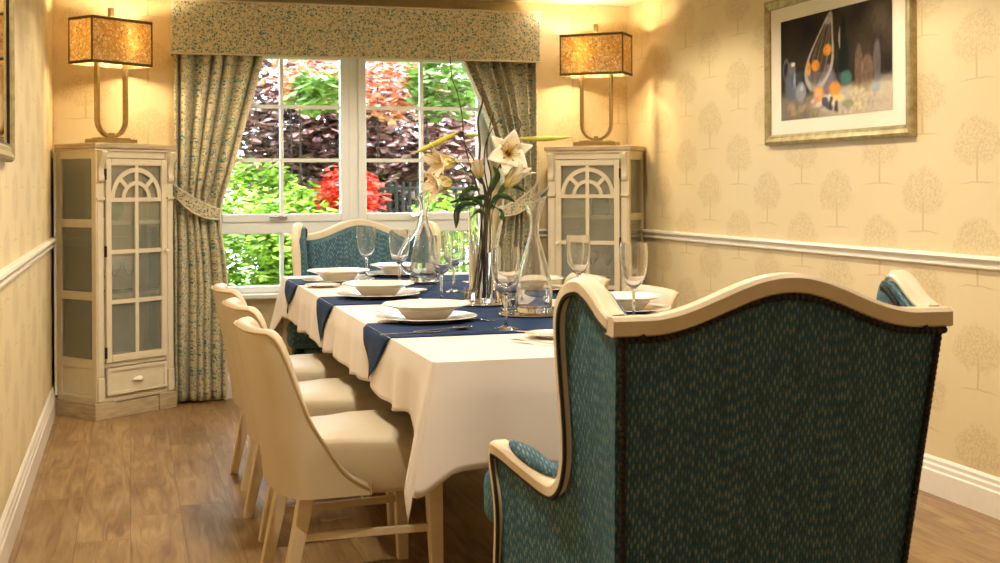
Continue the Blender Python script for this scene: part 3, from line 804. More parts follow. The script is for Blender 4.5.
# ------------------------------------------------------------------ dining chairs
def plan(t, k=0.0):
    "barrel back plan, t in -1..1; k moves it inwards"
    s = 1 if t >= 0 else -1; q = abs(t)
    if q < .72:
        a = q/.72*PI/2
        x = -.135-(.125-k)*math.cos(a)**.62; y = (.250-k)*math.sin(a)**.72; bk = math.cos(a)**.6
    else:
        x = lerp(-.135, .0, (q-.72)/.28); y = .250-k; bk = 0
    return x, s*y, bk
def rim_z(t):
    q = abs(t)
    return interp([(0, .835), (.43, .835), (.49, .825), (.54, .792), (.58, .740), (.62, .672), (.68, .582), (.74, .502), (.81, .440), (.88, .400), (1, .365)], q)
def shell(t, z, k):
    x, y, bk = plan(t, k); h = max(0, (z-.36)/.475)
    return Vector((x-.09*(h**1.15)*(.45+.55*bk), y*(1+.05*h), z))
def dining_chair(loc, rz, label):
    root = empty('dining_chair', loc, rz); tag(root, label, 'chair', 'beige leather dining chairs')
    th = .046; sec = []
    def sec_pts(t):
        zt = rim_z(t); zb = .335
        pts = [shell(t, lerp(zb, zt-.02, j/8), 0) for j in range(9)]
        for a in (30, 60, 90, 120, 150):
            r = math.radians(a); pts.append(shell(t, zt-.02+.020*math.sin(r), th*(.5-.5*math.cos(r))))
        pts += [shell(t, lerp(zt-.02, zb, j/8), th) for j in range(9)]
        return pts
    n = 56; rows = [sec_pts(-1+2*i/n) for i in range(n+1)]; k = len(rows[0])
    vs = [p for r in rows for p in r]
    fs = [(i*k+j, i*k+(j+1) % k, (i+1)*k+(j+1) % k, (i+1)*k+j) for i in range(n) for j in range(k)] + [list(range(k))[::-1], [n*k+j for j in range(k)]]
    b = MB(); b.add(vs, fs); b.build('backrest', M['leather'], root, 60)
    b = MB(); b.tube([shell(-1+2*i/n, rim_z(-1+2*i/n)-.012, -.001) for i in range(n+1)], .0042, 6)
    for s in (-1, 1): b.tube([shell(s, z, -.002)+Vector((.003, 0, 0)) for z in (.337, .35, .37)], .0042, 6)
    b.build('piping', M['piping'], root)
    b = MB(); vs = []; fs = []
    def seat_plan(a):
        c, s = math.cos(a), math.sin(a); e = 2/5
        x = math.copysign(abs(c)**e, c); y = math.copysign(abs(s)**e, s)
        return .045+x*.225, y*(.203+.048*sm(.3, .55, (x+1)/2))
    N = 48; lay = [(.95, .333), (1, .35), (1, .462), (.985, .482), (.95, .494), (.86, .503), (.6, .510), (.3, .513), (.02, .514)]
    for sc_, z in lay:
        for i in range(N):
            x, y = seat_plan(2*PI*i/N); vs.append(((x-.045)*sc_+.045, y*sc_, z))
    for j in range(len(lay)-1):
        for i in range(N): fs.append((j*N+i, j*N+(i+1) % N, (j+1)*N+(i+1) % N, (j+1)*N+i))
    fs += [list(range(N))[::-1], [(len(lay)-1)*N+i for i in range(N)]]
    b.add(vs, fs); b.build('seat', M['leather'], root, 60)
    def leg(p0, p1, a, c):
        b = MB(); vs = []
        for p, h in ((p0, a), (p1, c)):
            for q in ((-1, -1), (1, -1), (1, 1), (-1, 1)): vs.append((p[0]+q[0]*h, p[1]+q[1]*h, p[2]))
        b.add(vs, [(0, 1, 2, 3), (7, 6, 5, 4), (0, 1, 5, 4), (1, 2, 6, 5), (2, 3, 7, 6), (3, 0, 4, 7)])
        b.build('leg', M['leg_paint'], root, 0, bevel=.003)
    for s in (-1, 1):
        leg((.215, s*.190, .375), (.225, s*.195, 0), .024, .017)
        leg((-.165, s*.165, .375), (-.245, s*.172, 0), .024, .017)
    for s in (-1, 1):
        b = MB(); b.sweep([(-.20, s*.170, .205), (.22, s*.193, .205)], [(-.009, -.012), (.009, -.012), (.009, .012), (-.009, .012)], (0, 1, 0))
        b.build('stretcher', M['leg_paint'], root, 0, bevel=.003)
    return root
ch = dining_chair((1.085, 3.97, 0), math.radians(4), 'beige leather dining chair on the left of the table, nearest of three in the row')
for x, y, a, lab in ((1.10, 4.72, 4, 'middle beige leather dining chair of the row on the left of the table'),
                     (1.105, 5.48, 3, 'beige leather dining chair on the left of the table, closest to the window'),
                     (2.185, 4.80, 181, 'beige leather dining chair across the table, back showing behind the right-hand wine glass stem'),
                     (2.185, 5.55, 180, 'beige leather dining chair across the table in front of the right cabinet')):
    c = dup(ch); c.location = (x, y, 0); c.rotation_euler = (0, 0, math.radians(a)); c['label'] = lab

# ------------------------------------------------------------------ table, cloth, runners
TX0, TX1, TY0, TY1, TZ = 1.205, 2.325, 3.33, 6.84, .775
tb = empty('dining_table', (1.765, 5.08, 0)); tag(tb, 'long dark dining table hidden under the white cloth', 'table')
To = Matrix.Translation((-1.765, -5.08, 0))
MB().box(TX0+.008, TX1-.008, TY0+.008, TY1-.008, TZ-.035, TZ-.004, To).build('tabletop', M['hub'], tb, 0, bevel=.004)
MB().box(TX0+.10, TX1-.10, TY0+.12, TY1-.12, TZ-.12, TZ-.035, To).build('apron', M['hub'], tb, 0)
for x in (TX0+.50, TX1-.50):
    for y in (TY0+.9, TY1-.9):
        MB().box(x-.05, x+.05, y-.05, y+.05, 0, TZ-.12, To).build('leg', M['hub'], tb, 0, bevel=.006)
# cloth
def rr_perim(n=360, r=.02):
    L = [(TX1-TX0), (TY1-TY0)]; pts = []
    corners = [(TX0+r, TY0+r, PI), (TX1-r, TY0+r, 1.5*PI), (TX1-r, TY1-r, 0), (TX0+r, TY1-r, .5*PI)]
    out = []
    for i, (cx, cy, a0) in enumerate(corners):
        for k in range(9):
            a = a0+PI/2*k/8; out.append((cx+r*math.cos(a), cy+r*math.sin(a), math.cos(a), math.sin(a)))
        nx, ny, na = corners[(i+1) % 4]
        p = (cx+r*math.cos(a0+PI/2), cy+r*math.sin(a0+PI/2)); q = (nx+r*math.cos(na), ny+r*math.sin(na))
        d = math.hypot(q[0]-p[0], q[1]-p[1]); m = max(2, int(d/.03))
        for k in range(1, m):
            out.append((lerp(p[0], q[0], k/m), lerp(p[1], q[1], k/m), math.cos(a0+PI/2), math.sin(a0+PI/2)))
    return out
PER = rr_perim()
def skirt_pt(x, y, nx, ny, f, extra=0.0):
    "point of the hanging cloth a fraction f down"
    dc = min(math.hypot(x-a, y-b) for a in (TX0, TX1) for b in (TY0, TY1))
    cf_ = math.exp(-(dc/(.075 if abs(nx) > .5 else .036))**2)
    s = x*1.0+y
    side = .178 if x < 1.765 else .24
    drop = side*nx*nx+.288*ny*ny+.085*(cf_ if abs(nx) > .5 else math.exp(-(dc/.030)**2))+(.07*math.exp(-(dc/.12)**2) if abs(nx) > .5 else 0)+.008*math.sin(s*9.)+.004*math.sin(s*23+1)
    wave = .008*math.sin(s*17.+.6*math.sin(s*5))+.005*math.sin(s*31.)
    end = .0 if abs(ny) > .5 else 1.
    off = .010*min(1, f*4) + f**1.2*(.012+.075*cf_) + f*wave*(1-.8*cf_)*(.45+.55*end) - .030*f*math.exp(-((dc-.16)/.06)**2)*.8*(1-end)
    # at the corner the cloth pinches into a fold pointing outwards
    mx = 1 if x > 1.765 else -1; my = 1 if y > 5.08 else -1
    dx, dy = nx, ny
    if cf_ > .01:
        g = min(1, cf_*1.1); dx = lerp(nx, mx*.93, g); dy = lerp(ny, my*.5, g)
    return Vector((x+dx*(off+extra), y+dy*(off+extra), TZ-.010*(1-math.cos(min(1, f*5)*PI/2)) - drop*f + extra*(1-min(1, f*4))))
b = MB(); rows = 14
vs = [(x, y, TZ) for x, y, nx, ny in PER]; n = len(PER)
for j in range(1, rows+1):
    vs += [skirt_pt(x, y, nx, ny, j/rows) for x, y, nx, ny in PER]
fs = [(j*n+i, j*n+(i+1) % n, (j+1)*n+(i+1) % n, (j+1)*n+i) for j in range(rows) for i in range(n)] + [list(range(n))]
b.add(vs, fs); clo = b.build('tablecloth', M['cloth'], None, 50, solid=.0016)
tag(clo, 'white tablecloth draped over the long dining table, hanging in folds', 'tablecloth')
RZ = TZ+.0025
def runner(y0, y1, label):
    b = MB(); pts = []
    xs = [TX0+.004+(TX1-TX0-.008)*k/30 for k in range(31)]
    ny = 12
    vs = []; fs = []
    # flat top
    for x in xs:
        for j in range(ny+1): vs.append((x, lerp(y0, y1, j/ny), RZ))
    w = ny+1
    for i in range(30):
        for j in range(ny): fs.append((i*w+j, i*w+j+1, (i+1)*w+j+1, (i+1)*w+j))
    b.add(vs, fs)
    # pointed ends lying against the hanging cloth
    for sx, x in ((-1, TX0), (1, TX1)):
        vs = []; fs = []; m = 12
        for i in range(m+1):
            f = i/m; hgt = f*.86
            half = (y1-y0)/2*(1-f)**1.0
            for j in range(ny+1):
                y = (y0+y1)/2+half*(j/ny*2-1)
                p = skirt_pt(x, y, sx, 0, hgt, .006) if i else Vector((x-sx*.004, y, RZ))
                if i: p.x += sx*.003
                vs.append(p)
        for i in range(m):
            for j in range(ny): fs.append((i*w+j, i*w+j+1, (i+1)*w+j+1, (i+1)*w+j))
        b.add(vs, fs)
    o = b.build('table_runner', M['navy'], None, 50, weld=True, solid=.002)
    return tag(o, label, 'runner', 'navy runners laid across the table')
runner(3.90, 4.34, 'navy cloth runner across the table nearest the viewer, under the closest bowl')
runner(5.05, 5.47, 'navy cloth runner across the middle of the table under the second bowl')
runner(6.17, 6.60, 'navy cloth runner across the far end of the table near the window')
b = MB(); b.box(1.50, 2.02, 4.30, 6.72, RZ-.001, RZ+.0002)
tag(b.build('long_runner', M['navy'], None, 0), 'long navy runner down the middle of the table under the flower vase', 'runner')
RT = RZ+.0015

# ------------------------------------------------------------------ place settings
def plate_mesh(name, r, h, mat=None):
    prof = [(0, 0), (r*.58, 0), (r*.60, .003), (r*.66, .006), (r*.98, h), (r, h+.001), (r*.99, h+.003), (r*.66, .0105), (r*.58, .0065), (0, .0065)]
    return MB().lathe(prof, 48).build(name, mat or M['porcelain'], None, 30)
def bowl_mesh():
    r = .158
    prof = [(0, 0), (.072, 0), (.076, .004), (.098, .030), (.103, .036), (.153, .050), (r, .0525), (.155, .055), (.104, .041), (.094, .033), (.07, .010), (0, .008)]
    return MB().lathe(prof, 48).build('pasta_bowl', M['porcelain'], None, 30)
P0 = plate_mesh('charger_plate', .180, .016); B0 = bowl_mesh(); first = True
settings = [((1.425, 4.36), 'nearest left setting', 'in front of the nearest left chair'), ((1.445, 5.36), 'middle left setting', 'at the middle left setting'), ((1.42, 6.28), 'far left setting', 'at the far left corner of the table'),
            ((1.80, 6.63), 'head setting', 'at the table head by the window'), ((2.20, 4.43), 'near right setting', 'across the table just above the armchair frame'), ((2.15, 5.44), 'far right setting', 'across the table behind the carafe')]
for (x, y), nm, where in settings:
    p = P0 if first else dup(P0); bw = B0 if first else dup(B0); first = False
    p.location = (x, y, RT); bw.location = (x, y, RT+.0075)
    tag(p, 'large white plate under the wide bowl '+where, 'plate', 'white plates'); tag(bw, 'wide rimmed white bowl '+where, 'bowl', 'white bowls')
S0 = None
for (x, y), lab in (((1.375, 4.61), 'small white side plate behind the nearest bowl on the left'), ((1.30, 6.02), 'small white side plate by the far left bowl, at the table edge'),
                    ((1.80, 6.06), 'small white saucer under the carafe with the curved handle'), ((2.20, 6.20), 'small white side plate beyond the tall carafe on the far right'), ((1.69, 3.765), 'small white side plate half hidden by the near armchair'), ((1.62, 5.56), 'small white side plate to the right of the middle bowl')):
    if S0 is None: S0 = o = plate_mesh('side_plate', .085, .010)
    else: o = dup(S0)
    o.location = (x, y, RT); tag(o, lab, 'plate', 'small side plates')

def wine_glass():
    h = .272; r = .050
    outer = [(0, 0), (.041, 0), (.0415, .002), (.022, .007), (.007, .014), (.0055, .03), (.0052, .09), (.0075, .100), (.006, .106), (.012, .114), (.028, .128), (.041, .152), (.0485, .190), (.0505, .225), (.0490, .25), (.0462, h)]
    inner = [(.0450, h), (.0475, .25), (.049, .225), (.047, .191), (.0395, .154), (.0265, .131), (.010, .119), (0, .115)]
    return MB().lathe(outer+inner, 32).build('wine_glass', M['glass'], None, 60)
G0 = None
for (x, y), lab in (((1.575, 6.36), 'clear wine glass at the far left, against the window armchair back'), ((1.63, 5.80), 'clear wine glass second from the left, beside the curved carafe'),
                    ((1.640, 5.02), 'clear wine glass standing in front of the curved handled carafe'), ((1.815, 5.50), 'clear wine glass behind, between the curved carafe and the vase'),
                    ((1.610, 4.00), 'clear wine glass nearest the viewer on the navy runner, before the vase'), ((2.17, 4.84), 'clear wine glass on the right in front of the right cabinet door'), ((2.115, 4.12), 'clear wine glass on the right just above the near armchair back')):
    if G0 is None: G0 = g = wine_glass()
    else: g = dup(G0)
    g.location = (x, y, RT+.0008); tag(g, lab, 'wine glass', 'crystal wine glasses')

def mtx(x, y, z, a): return Matrix.Translation((x, y, z)) @ Matrix.Rotation(a, 4, 'Z')
def cutlery(kind):
    b = MB(); L = .20
    def strip(tab, thick=.0022):
        vs = []; fs = []
        for x, w, z in tab:
            for yy, dz in ((-w, 0), (w, 0), (w, thick), (-w, thick)): vs.append((x, yy, z+dz))
        for i in range(len(tab)-1):
            for j in range(4): fs.append((i*4+j, i*4+(j+1) % 4, (i+1)*4+(j+1) % 4, (i+1)*4+j))
        fs += [(3, 2, 1, 0), tuple((len(tab)-1)*4+j for j in range(4))]
        b.add(vs, fs)
    if kind == 'knife': strip([(-.115, .006, 0), (-.10, .009, 0), (-.02, .007, 0), (.0, .006, .001), (.02, .009, .0005), (.08, .009, .0005), (.112, .004, .0005), (.118, .001, .0005)])
    else: strip([(-.105, .009, .0), (-.095, .0105, .0), (-.06, .006, .001), (-.01, .0035, .003), (.03, .0035, .006), (.042, .006, .006)])
    if kind == 'spoon':
        def fn(u, v):
            a = 2*PI*u; r = v
            x = .07+.034*r*math.cos(a); y = .0215*r*math.sin(a)*(1-.18*math.cos(a))
            return (x, y, .0012+.0075*r*r)
        b.grid(fn, 24, 5, wrap=True)
    if kind == 'fork':
        strip([(.040, .006, .006), (.055, .012, .004), (.066, .0125, .003)])
        for k in range(4):
            y = -.0105+.007*k
            b.box(.064, .112, y-.0016, y+.0016, .003, .0052)
    return b.build('table_'+kind, M['steel'], None, 45, solid=.0012 if kind == 'spoon' else 0)
K0 = {}
def lay(kind, x, y, deg, lab, z=None):
    if kind not in K0: K0[kind] = o = cutlery(kind)
    else: o = dup(K0[kind])
    o.location = (x, y, (RT if z is None else z)+.0006); o.rotation_euler = (0, 0, math.radians(deg)); tag(o, lab, kind, 'table cutlery')
lay('knife', 1.30, 3.985, 4, 'steel knife lying on the near runner before the closest bowl')
lay('spoon', 1.405, 4.03, 10, 'steel spoon beside the knife before the closest bowl')
lay('spoon', 1.585, 4.33, 118, 'steel spoon pointing away, right of the closest large plate')
lay('spoon', 1.615, 5.10, 160, 'steel spoon behind the closest bowl, near the third wine glass')
lay('fork', 1.598, 3.60, 122, 'steel fork lying on the near cloth edge beside the armchair')
lay('fork', 1.66, 5.62, 30, 'steel fork on the small plate right of the middle bowl', RT+.012)
lay('knife', 1.70, 3.88, 150, 'steel knife by the half hidden side plate near the armchair')

# trays, carafes, vase
def tray(x, y, r, lab):
    o = MB().lathe([(0, 0), (r*.97, 0), (r, .003), (r, .006), (r*.985, .0085), (r*.95, .007), (0, .007)], 48).build('mirror_tray', M['silver'], None, 30)
    o.location = (x, y, RT); return tag(o, lab, 'tray', 'round mirrored trays')
VX, VY = 1.775, 4.90
tray(VX, VY, .130, 'round mirrored tray under the flower vase')
tray(1.835, 4.42, .122, 'round mirrored tray under the tall carafe with water')
def carafe(name, loc, rz, label, handle):
    h = .455
    root = empty(name, loc, rz); tag(root, label, 'carafe', 'glass carafes of water')
    if not handle: root.scale = (1, 1, .94)
    o = [(.058, 0), (.064, .004), (.066, .02), (.067, .08), (.064, .12), (.052, .18), (.036, .24), (.022, .29), (.0165, .32), (.016, .35), (.020, .39), (.030, .43), (.036, h)]
    i = [(.034, h), (.028, .43), (.018, .39), (.0135, .35), (.014, .32), (.0195, .29), (.0335, .24), (.0495, .18), (.0615, .12), (.0645, .08), (.0635, .03), (.060, .022), (0, .020)]
    b = MB(); prof = [(0, .0)]+o+i; n = 36; vs = []; fs = []
    for r, z in prof:
        for k in range(n):
            a = 2*PI*k/n; x = r*math.cos(a); y = r*math.sin(a); f = sm(.30, h, z)
            zz = z + (x*1.1*f) + .0; xx = x*(1+.35*f)+.012*f
            vs.append((xx, y*(1-.15*f), zz))
    for j in range(len(prof)-1):
        for k in range(n): fs.append((j*n+k, j*n+(k+1) % n, (j+1)*n+(k+1) % n, (j+1)*n+k))
    b.add(vs, fs); b.build('body', M['glass'], root, 70, weld=True)
    w = [(0, .0215), (.059, .0235), (.062, .031), (.0632, .08), (.0620, .094), (0, .094)]
    MB().lathe(w, 36).build('water', M['water'], root, 50)
    if handle:
        p = smooth_path([(-.012, 0, .335), (-.030, 0, .27), (-.075, 0, .205), (-.118, 0, .14), (-.120, 0, .09), (-.090, 0, .055), (-.060, 0, .045)], 7)
        MB().tube(p, .011, 12).build('handle', M['glass'], root)
    return root
carafe('carafe', (1.845, 4.42, RT+.008), 0, 'tall flared carafe half filled with water, on a mirrored tray right of the vase', False)
carafe('carafe', (1.805, 6.06, RT+.007), 0, 'carafe with a looping curved handle, left of the flower vase', True)
b = MB(); b.lathe([(0, 0), (.048, 0), (.050, .004), (.050, .378), (.0475, .378), (.0465, .018), (0, .015)], 36)
vase = b.build('flower_vase', M['glass'], None, 50); vase.location = (VX, VY, RT+.0078); tag(vase, 'tall clear cylinder vase holding lilies and twigs', 'vase')
MB().lathe([(0, .0158), (.0458, .0185), (.0461, .20), (0, .20)], 32).build('water', M['water'], vase, 50)
C0 = None
for (x, y), lab in (((1.715, 4.845), 'small cut crystal candle holder left of the vase foot'), ((1.845, 4.835), 'small cut crystal candle holder right of the vase foot'), ((1.80, 4.60), 'small cut crystal candle holder between the vase and the tall carafe')):
    if C0 is None:
        C0 = o = MB().lathe([(0, 0), (.026, 0), (.030, .008), (.024, .02), (.032, .05), (.028, .062), (.024, .062), (.024, .045), (0, .043)], 8).build('candle_holder', M['glass'], None, 0)
    else: o = dup(C0)
    o.location = (x, y, RT+.0083 if y > 4.7 else RT+.0008); tag(o, lab, 'candle holder', 'crystal candle holders')
#%%PART4
# ------------------------------------------------------------------ lilies and twigs
VD = (Vector((VX, VY, 0))-Vector((CX, 0, 0))).dot(cf)
def pv(px, py, dd=0.0): return at(px, py, VD+dd)
def petal(b, base, axis, rad, L, wd, opn, rec):
    axis = axis.normalized(); rad = (rad-axis*rad.dot(axis)).normalized(); tan = axis.cross(rad)
    nu, nv = 4, 9; vs = []; fs = []
    for j in range(nv+1):
        v = j/nv
        ax = L*(v*.95-rec*v*v*.55); rr = .005+L*opn*(v**1.8)
        w = wd*math.sin(PI*min(.985, .06+v*.93)**.85)**.8
        for i in range(nu+1):
            u = i/nu*2-1
            p = base+axis*(ax+ .10*w*(u*u)*1.2)+rad*(rr-.35*w*u*u*(1-v*.4))+tan*(u*w*(1+.04*math.sin(v*19)))
            vs.append(p)
    for j in range(nv):
        for i in range(nu): fs.append((j*5+i, j*5+i+1, j*5+6+i, j*5+5+i))
    b.add(vs, fs)
def flower(parent, base, axis, L=.11, wd=.021, opn=.62, rec=.55, twist=0.0):
    axis = Vector(axis).normalized(); r0 = axis.orthogonal(); root = None
    b = MB(); fr = []
    for k in range(6):
        a = twist+2*PI*k/6; rad = r0*math.cos(a)+axis.cross(r0)*math.sin(a)
        q = MB(); petal(q, base, axis, rad, L*(1 if k % 2 else .94), wd*(1.15 if k % 2 else .85), opn*(1 if k % 2 else 1.1), rec)
        # v runs along the petal: store it as uv through the distance from the base
        o = q.build('petal', M['petal'], parent, 180, uvfn=lambda c: (0, min(1, (c-base).length/(L*1.02))), solid=.0008)
    b = MB()
    for k in range(6):
        a = twist+.5+2*PI*k/6; rad = r0*math.cos(a)+axis.cross(r0)*math.sin(a)
        tip = base+axis*(L*.72)+rad*(L*.20); b.tube([base, base+axis*(L*.4)+rad*(L*.05), tip], .0011, 5); b.ball(tip, .0050, 6, 4, sc3=(1, 1, .7))
    b.build('stamens', M['anther'], parent)
def bud(parent, p0, p1, r):
    p0, p1 = Vector(p0), Vector(p1); pts = [p0.lerp(p1, k/14)+Vector((0, 0, -.004*math.sin(PI*k/14))) for k in range(15)]
    MB().tube(pts, [max(.0012, r*math.sin(PI*min(.97, (.05+.93*k/14)))**.85) for k in range(15)], 9).build('bud', M['bud'], parent)
def blade(parent, pts, w):
    P = smooth_path(pts, 6); n = len(P); vs = []; fs = []
    for i, p in enumerate(P):
        t = (P[min(i+1, n-1)]-P[max(i-1, 0)]).normalized(); s = t.cross(cf*.6+Vector((0, 0, .8))).normalized(); nn = s.cross(t)
        k = 1.5*w*math.sin(PI*min(.98, .05+.94*i/(n-1)))**.75
        vs += [p-s*k+nn*k*.35, p, p+s*k+nn*k*.35]
    for i in range(n-1):
        for j in range(2): fs.append((i*3+j, i*3+j+1, i*3+4+j, i*3+3+j))
    MB().add(vs, fs).build('leaf', M['leaf'], parent, 180, solid=.0007)
def stem_thing(name, foot, pts, r, label, cat, group, mat):
    pts = smooth_path([Vector((VX+foot[0], VY+foot[1], RT+.027))]+pts, 8)
    o = MB().tube(pts, [lerp(r, r*.7, i/(len(pts)-1)) for i in range(len(pts))], 7).build(name, mat, None)
    return tag(o, label, cat, group)
LG = 'lily stems in the vase'
s1 = stem_thing('lily_stem', (.02, .0), [pv(486, 260), pv(487, 205), pv(479, 172), pv(467, 148), pv(456, 132.5)], .0034, 'lily stem bending left to the long green closed bud over the window panes', 'lily', LG, M['stem'])
bud(s1, pv(457, 132.5), pv(414, 153, -.04), .0135)
bud(s1, pv(463, 135, .02), pv(482, 134, .05), .008)
blade(s1, [pv(478, 205), pv(466, 205), pv(458, 212), pv(456, 228, -.03)], .013)
blade(s1, [pv(480, 190), pv(468, 191), pv(455, 207, -.04)], .014)
s2 = stem_thing('lily_stem', (-.015, .01), [pv(482, 262), pv(484, 215), pv(474, 182), pv(462, 172), pv(452, 169)], .0034, 'lily stem leaning left with two open pale yellow flowers in front of the window', 'lily', LG, M['stem'])
flower(s2, pv(455, 162, .02), pv(415, 166, -.10)-pv(455, 162), .165, .031, .5, .5, .3)
flower(s2, pv(452, 182), pv(422, 186, -.06)-pv(452, 180), .16, .031, .45, .55, .8)
MB().tube(smooth_path([pv(474, 184), pv(463, 182), pv(452, 182)], 6), .003, 6).build('branch', M['stem'], s2)
MB().tube(smooth_path([pv(466, 172), pv(462, 166), pv(455, 162, .02)], 6), .003, 6).build('branch', M['stem'], s2)
blade(s2, [pv(484, 208), pv(474, 200), pv(464, 200), pv(450, 203)], .012)
s3 = stem_thing('lily_stem', (.0, -.02), [pv(485, 262), pv(489, 210), pv(494, 180), pv(502, 160), pv(508, 150)], .0036, 'lily stem with the large open white flower facing the room', 'lily', LG, M['stem'])
flower(s3, pv(508, 155, .03), (pv(512, 149, -.12)-pv(508, 155, .03)), .135, .040, .66, .75, .55)
MB().tube(smooth_path([pv(505, 158, .03), pv(511, 146, .04), pv(519, 138.5, .03)], 6), .0026, 6).build('branch', M['stem'], s3)
bud(s3, pv(517, 138.5, .03), pv(571, 137, .06), .0115)
blade(s3, [pv(490, 206), pv(498, 198), pv(506, 198), pv(515, 202)], .013)
blade(s3, [pv(500, 168), pv(508, 161), pv(518, 164)], .009)
s4 = stem_thing('lily_stem', (.018, -.015), [pv(489, 262), pv(492, 215), pv(500, 195), pv(507, 184)], .0034, 'lily stem with the half open trumpet flower pointing up to the right', 'lily', LG, M['stem'])
flower(s4, pv(505, 187), pv(532, 160, -.03)-pv(505, 187), .16, .026, .27, .25, .1)
blade(s4, [pv(497, 200), pv(505, 187), pv(513, 187), pv(526, 192)], .012)
blade(s4, [pv(489, 210), pv(486, 200), pv(478, 199), pv(470, 206)], .012)
s5 = stem_thing('lily_stem', (-.02, -.012), [pv(480, 262), pv(485, 220), pv(484, 190), pv(478, 170)], .0032, 'short lily stem in the centre with a small yellow half open flower', 'lily', LG, M['stem'])
flower(s5, pv(480, 178), pv(474, 152, -.02)-pv(480, 178), .10, .023, .24, .2, .6)
blade(s5, [pv(486, 200), pv(493, 186), pv(497, 176), pv(493, 166)], .011)
blade(s5, [pv(485, 214), pv(478, 212), pv(470, 220, -.03)], .011)
blade(s5, [pv(488, 212), pv(494, 207), pv(500, 212, -.05), pv(503, 221, -.06)], .012)
blade(s5, [pv(482, 184), pv(474, 173), pv(466, 172)], .009)
TG = 'curly willow twigs in the vase'
stem_thing('willow_twig', (-.005, .02), [pv(482, 255), pv(480, 200), pv(470, 165), pv(464, 140), pv(462, 115), pv(457, 92), pv(452, 78), pv(450, 56)], .0032, 'thin dark willow twig rising highest on the left, against the window', 'twig', TG, M['twig'])
stem_thing('willow_twig', (.025, .012), [pv(490, 255), pv(489, 200), pv(484, 165), pv(487, 140), pv(496, 124), pv(506, 116), pv(516, 117), pv(521, 124), pv(517, 131), pv(510, 127)], .0032, 'dark willow twig curling into a loop above the white flower', 'twig', TG, M['twig'])
stem_thing('willow_twig', (.005, -.028), [pv(484, 255), pv(487, 200), pv(479, 170), pv(480, 145), pv(478, 120), pv(483, 100), pv(481, 88)], .0055, 'thick dark willow twig standing upright in the middle of the bouquet', 'twig', TG, M['twig'])
stem_thing('willow_twig', (-.028, .0), [pv(479, 255), pv(483, 210), pv(491, 180), pv(487, 155), pv(489, 130), pv(494, 112)], .0038, 'dark wavy willow twig right of the thick upright twig', 'twig', TG, M['twig'])

# ------------------------------------------------------------------ pictures
def framed(name, wall, ya, yb, za, zb, bar, label, cat):
    "frame on a side wall; ya<yb"
    s = -1 if wall == 'R' else 1; x = W if wall == 'R' else 0
    root = empty(name, (x+s*.001, (ya+yb)/2, za)); tag(root, label, cat)
    cy = (ya+yb)/2; hw_ = (yb-ya)/2; h = zb-za
    prof = [(0, 0), (.022, 0), (.030, .006), (.034, .016), (.028, .028), (.024, .034), (.026, bar-.008), (.020, bar), (0, bar)]
    b = MB()
    # four mitred bars
    loop = [(-hw_, 0), (hw_, 0), (hw_, h), (-hw_, h)]
    vs = []; fs = []
    k = len(prof)
    for (yy, zz), (iy, iz) in zip(loop, ((1, 1), (-1, 1), (-1, -1), (1, -1))):
        for d, o in prof: vs.append((s*d, yy+iy*o, zz+iz*o))
    for i in range(4):
        for j in range(k-1): fs.append((i*k+j, i*k+j+1, ((i+1) % 4)*k+j+1, ((i+1) % 4)*k+j))
    b.add(vs, fs); b.build('frame', M['frame_gold'], root, 20)
    return root, s, hw_, h
pic, s, hw_, h = framed('framed_picture', 'R', 4.521, 5.778, 1.452, 2.180, .050, 'framed still life painting with oranges hanging on the right wall', 'picture')
MB().box(-.014, -.012, -hw_+.045, hw_-.045, .045, h-.045).build('mount', M['mat_board'], pic, 0)
py0, py1, pz0, pz1 = 4.672-5.1495, 5.625-5.1495, 1.570-1.452, 2.060-1.452
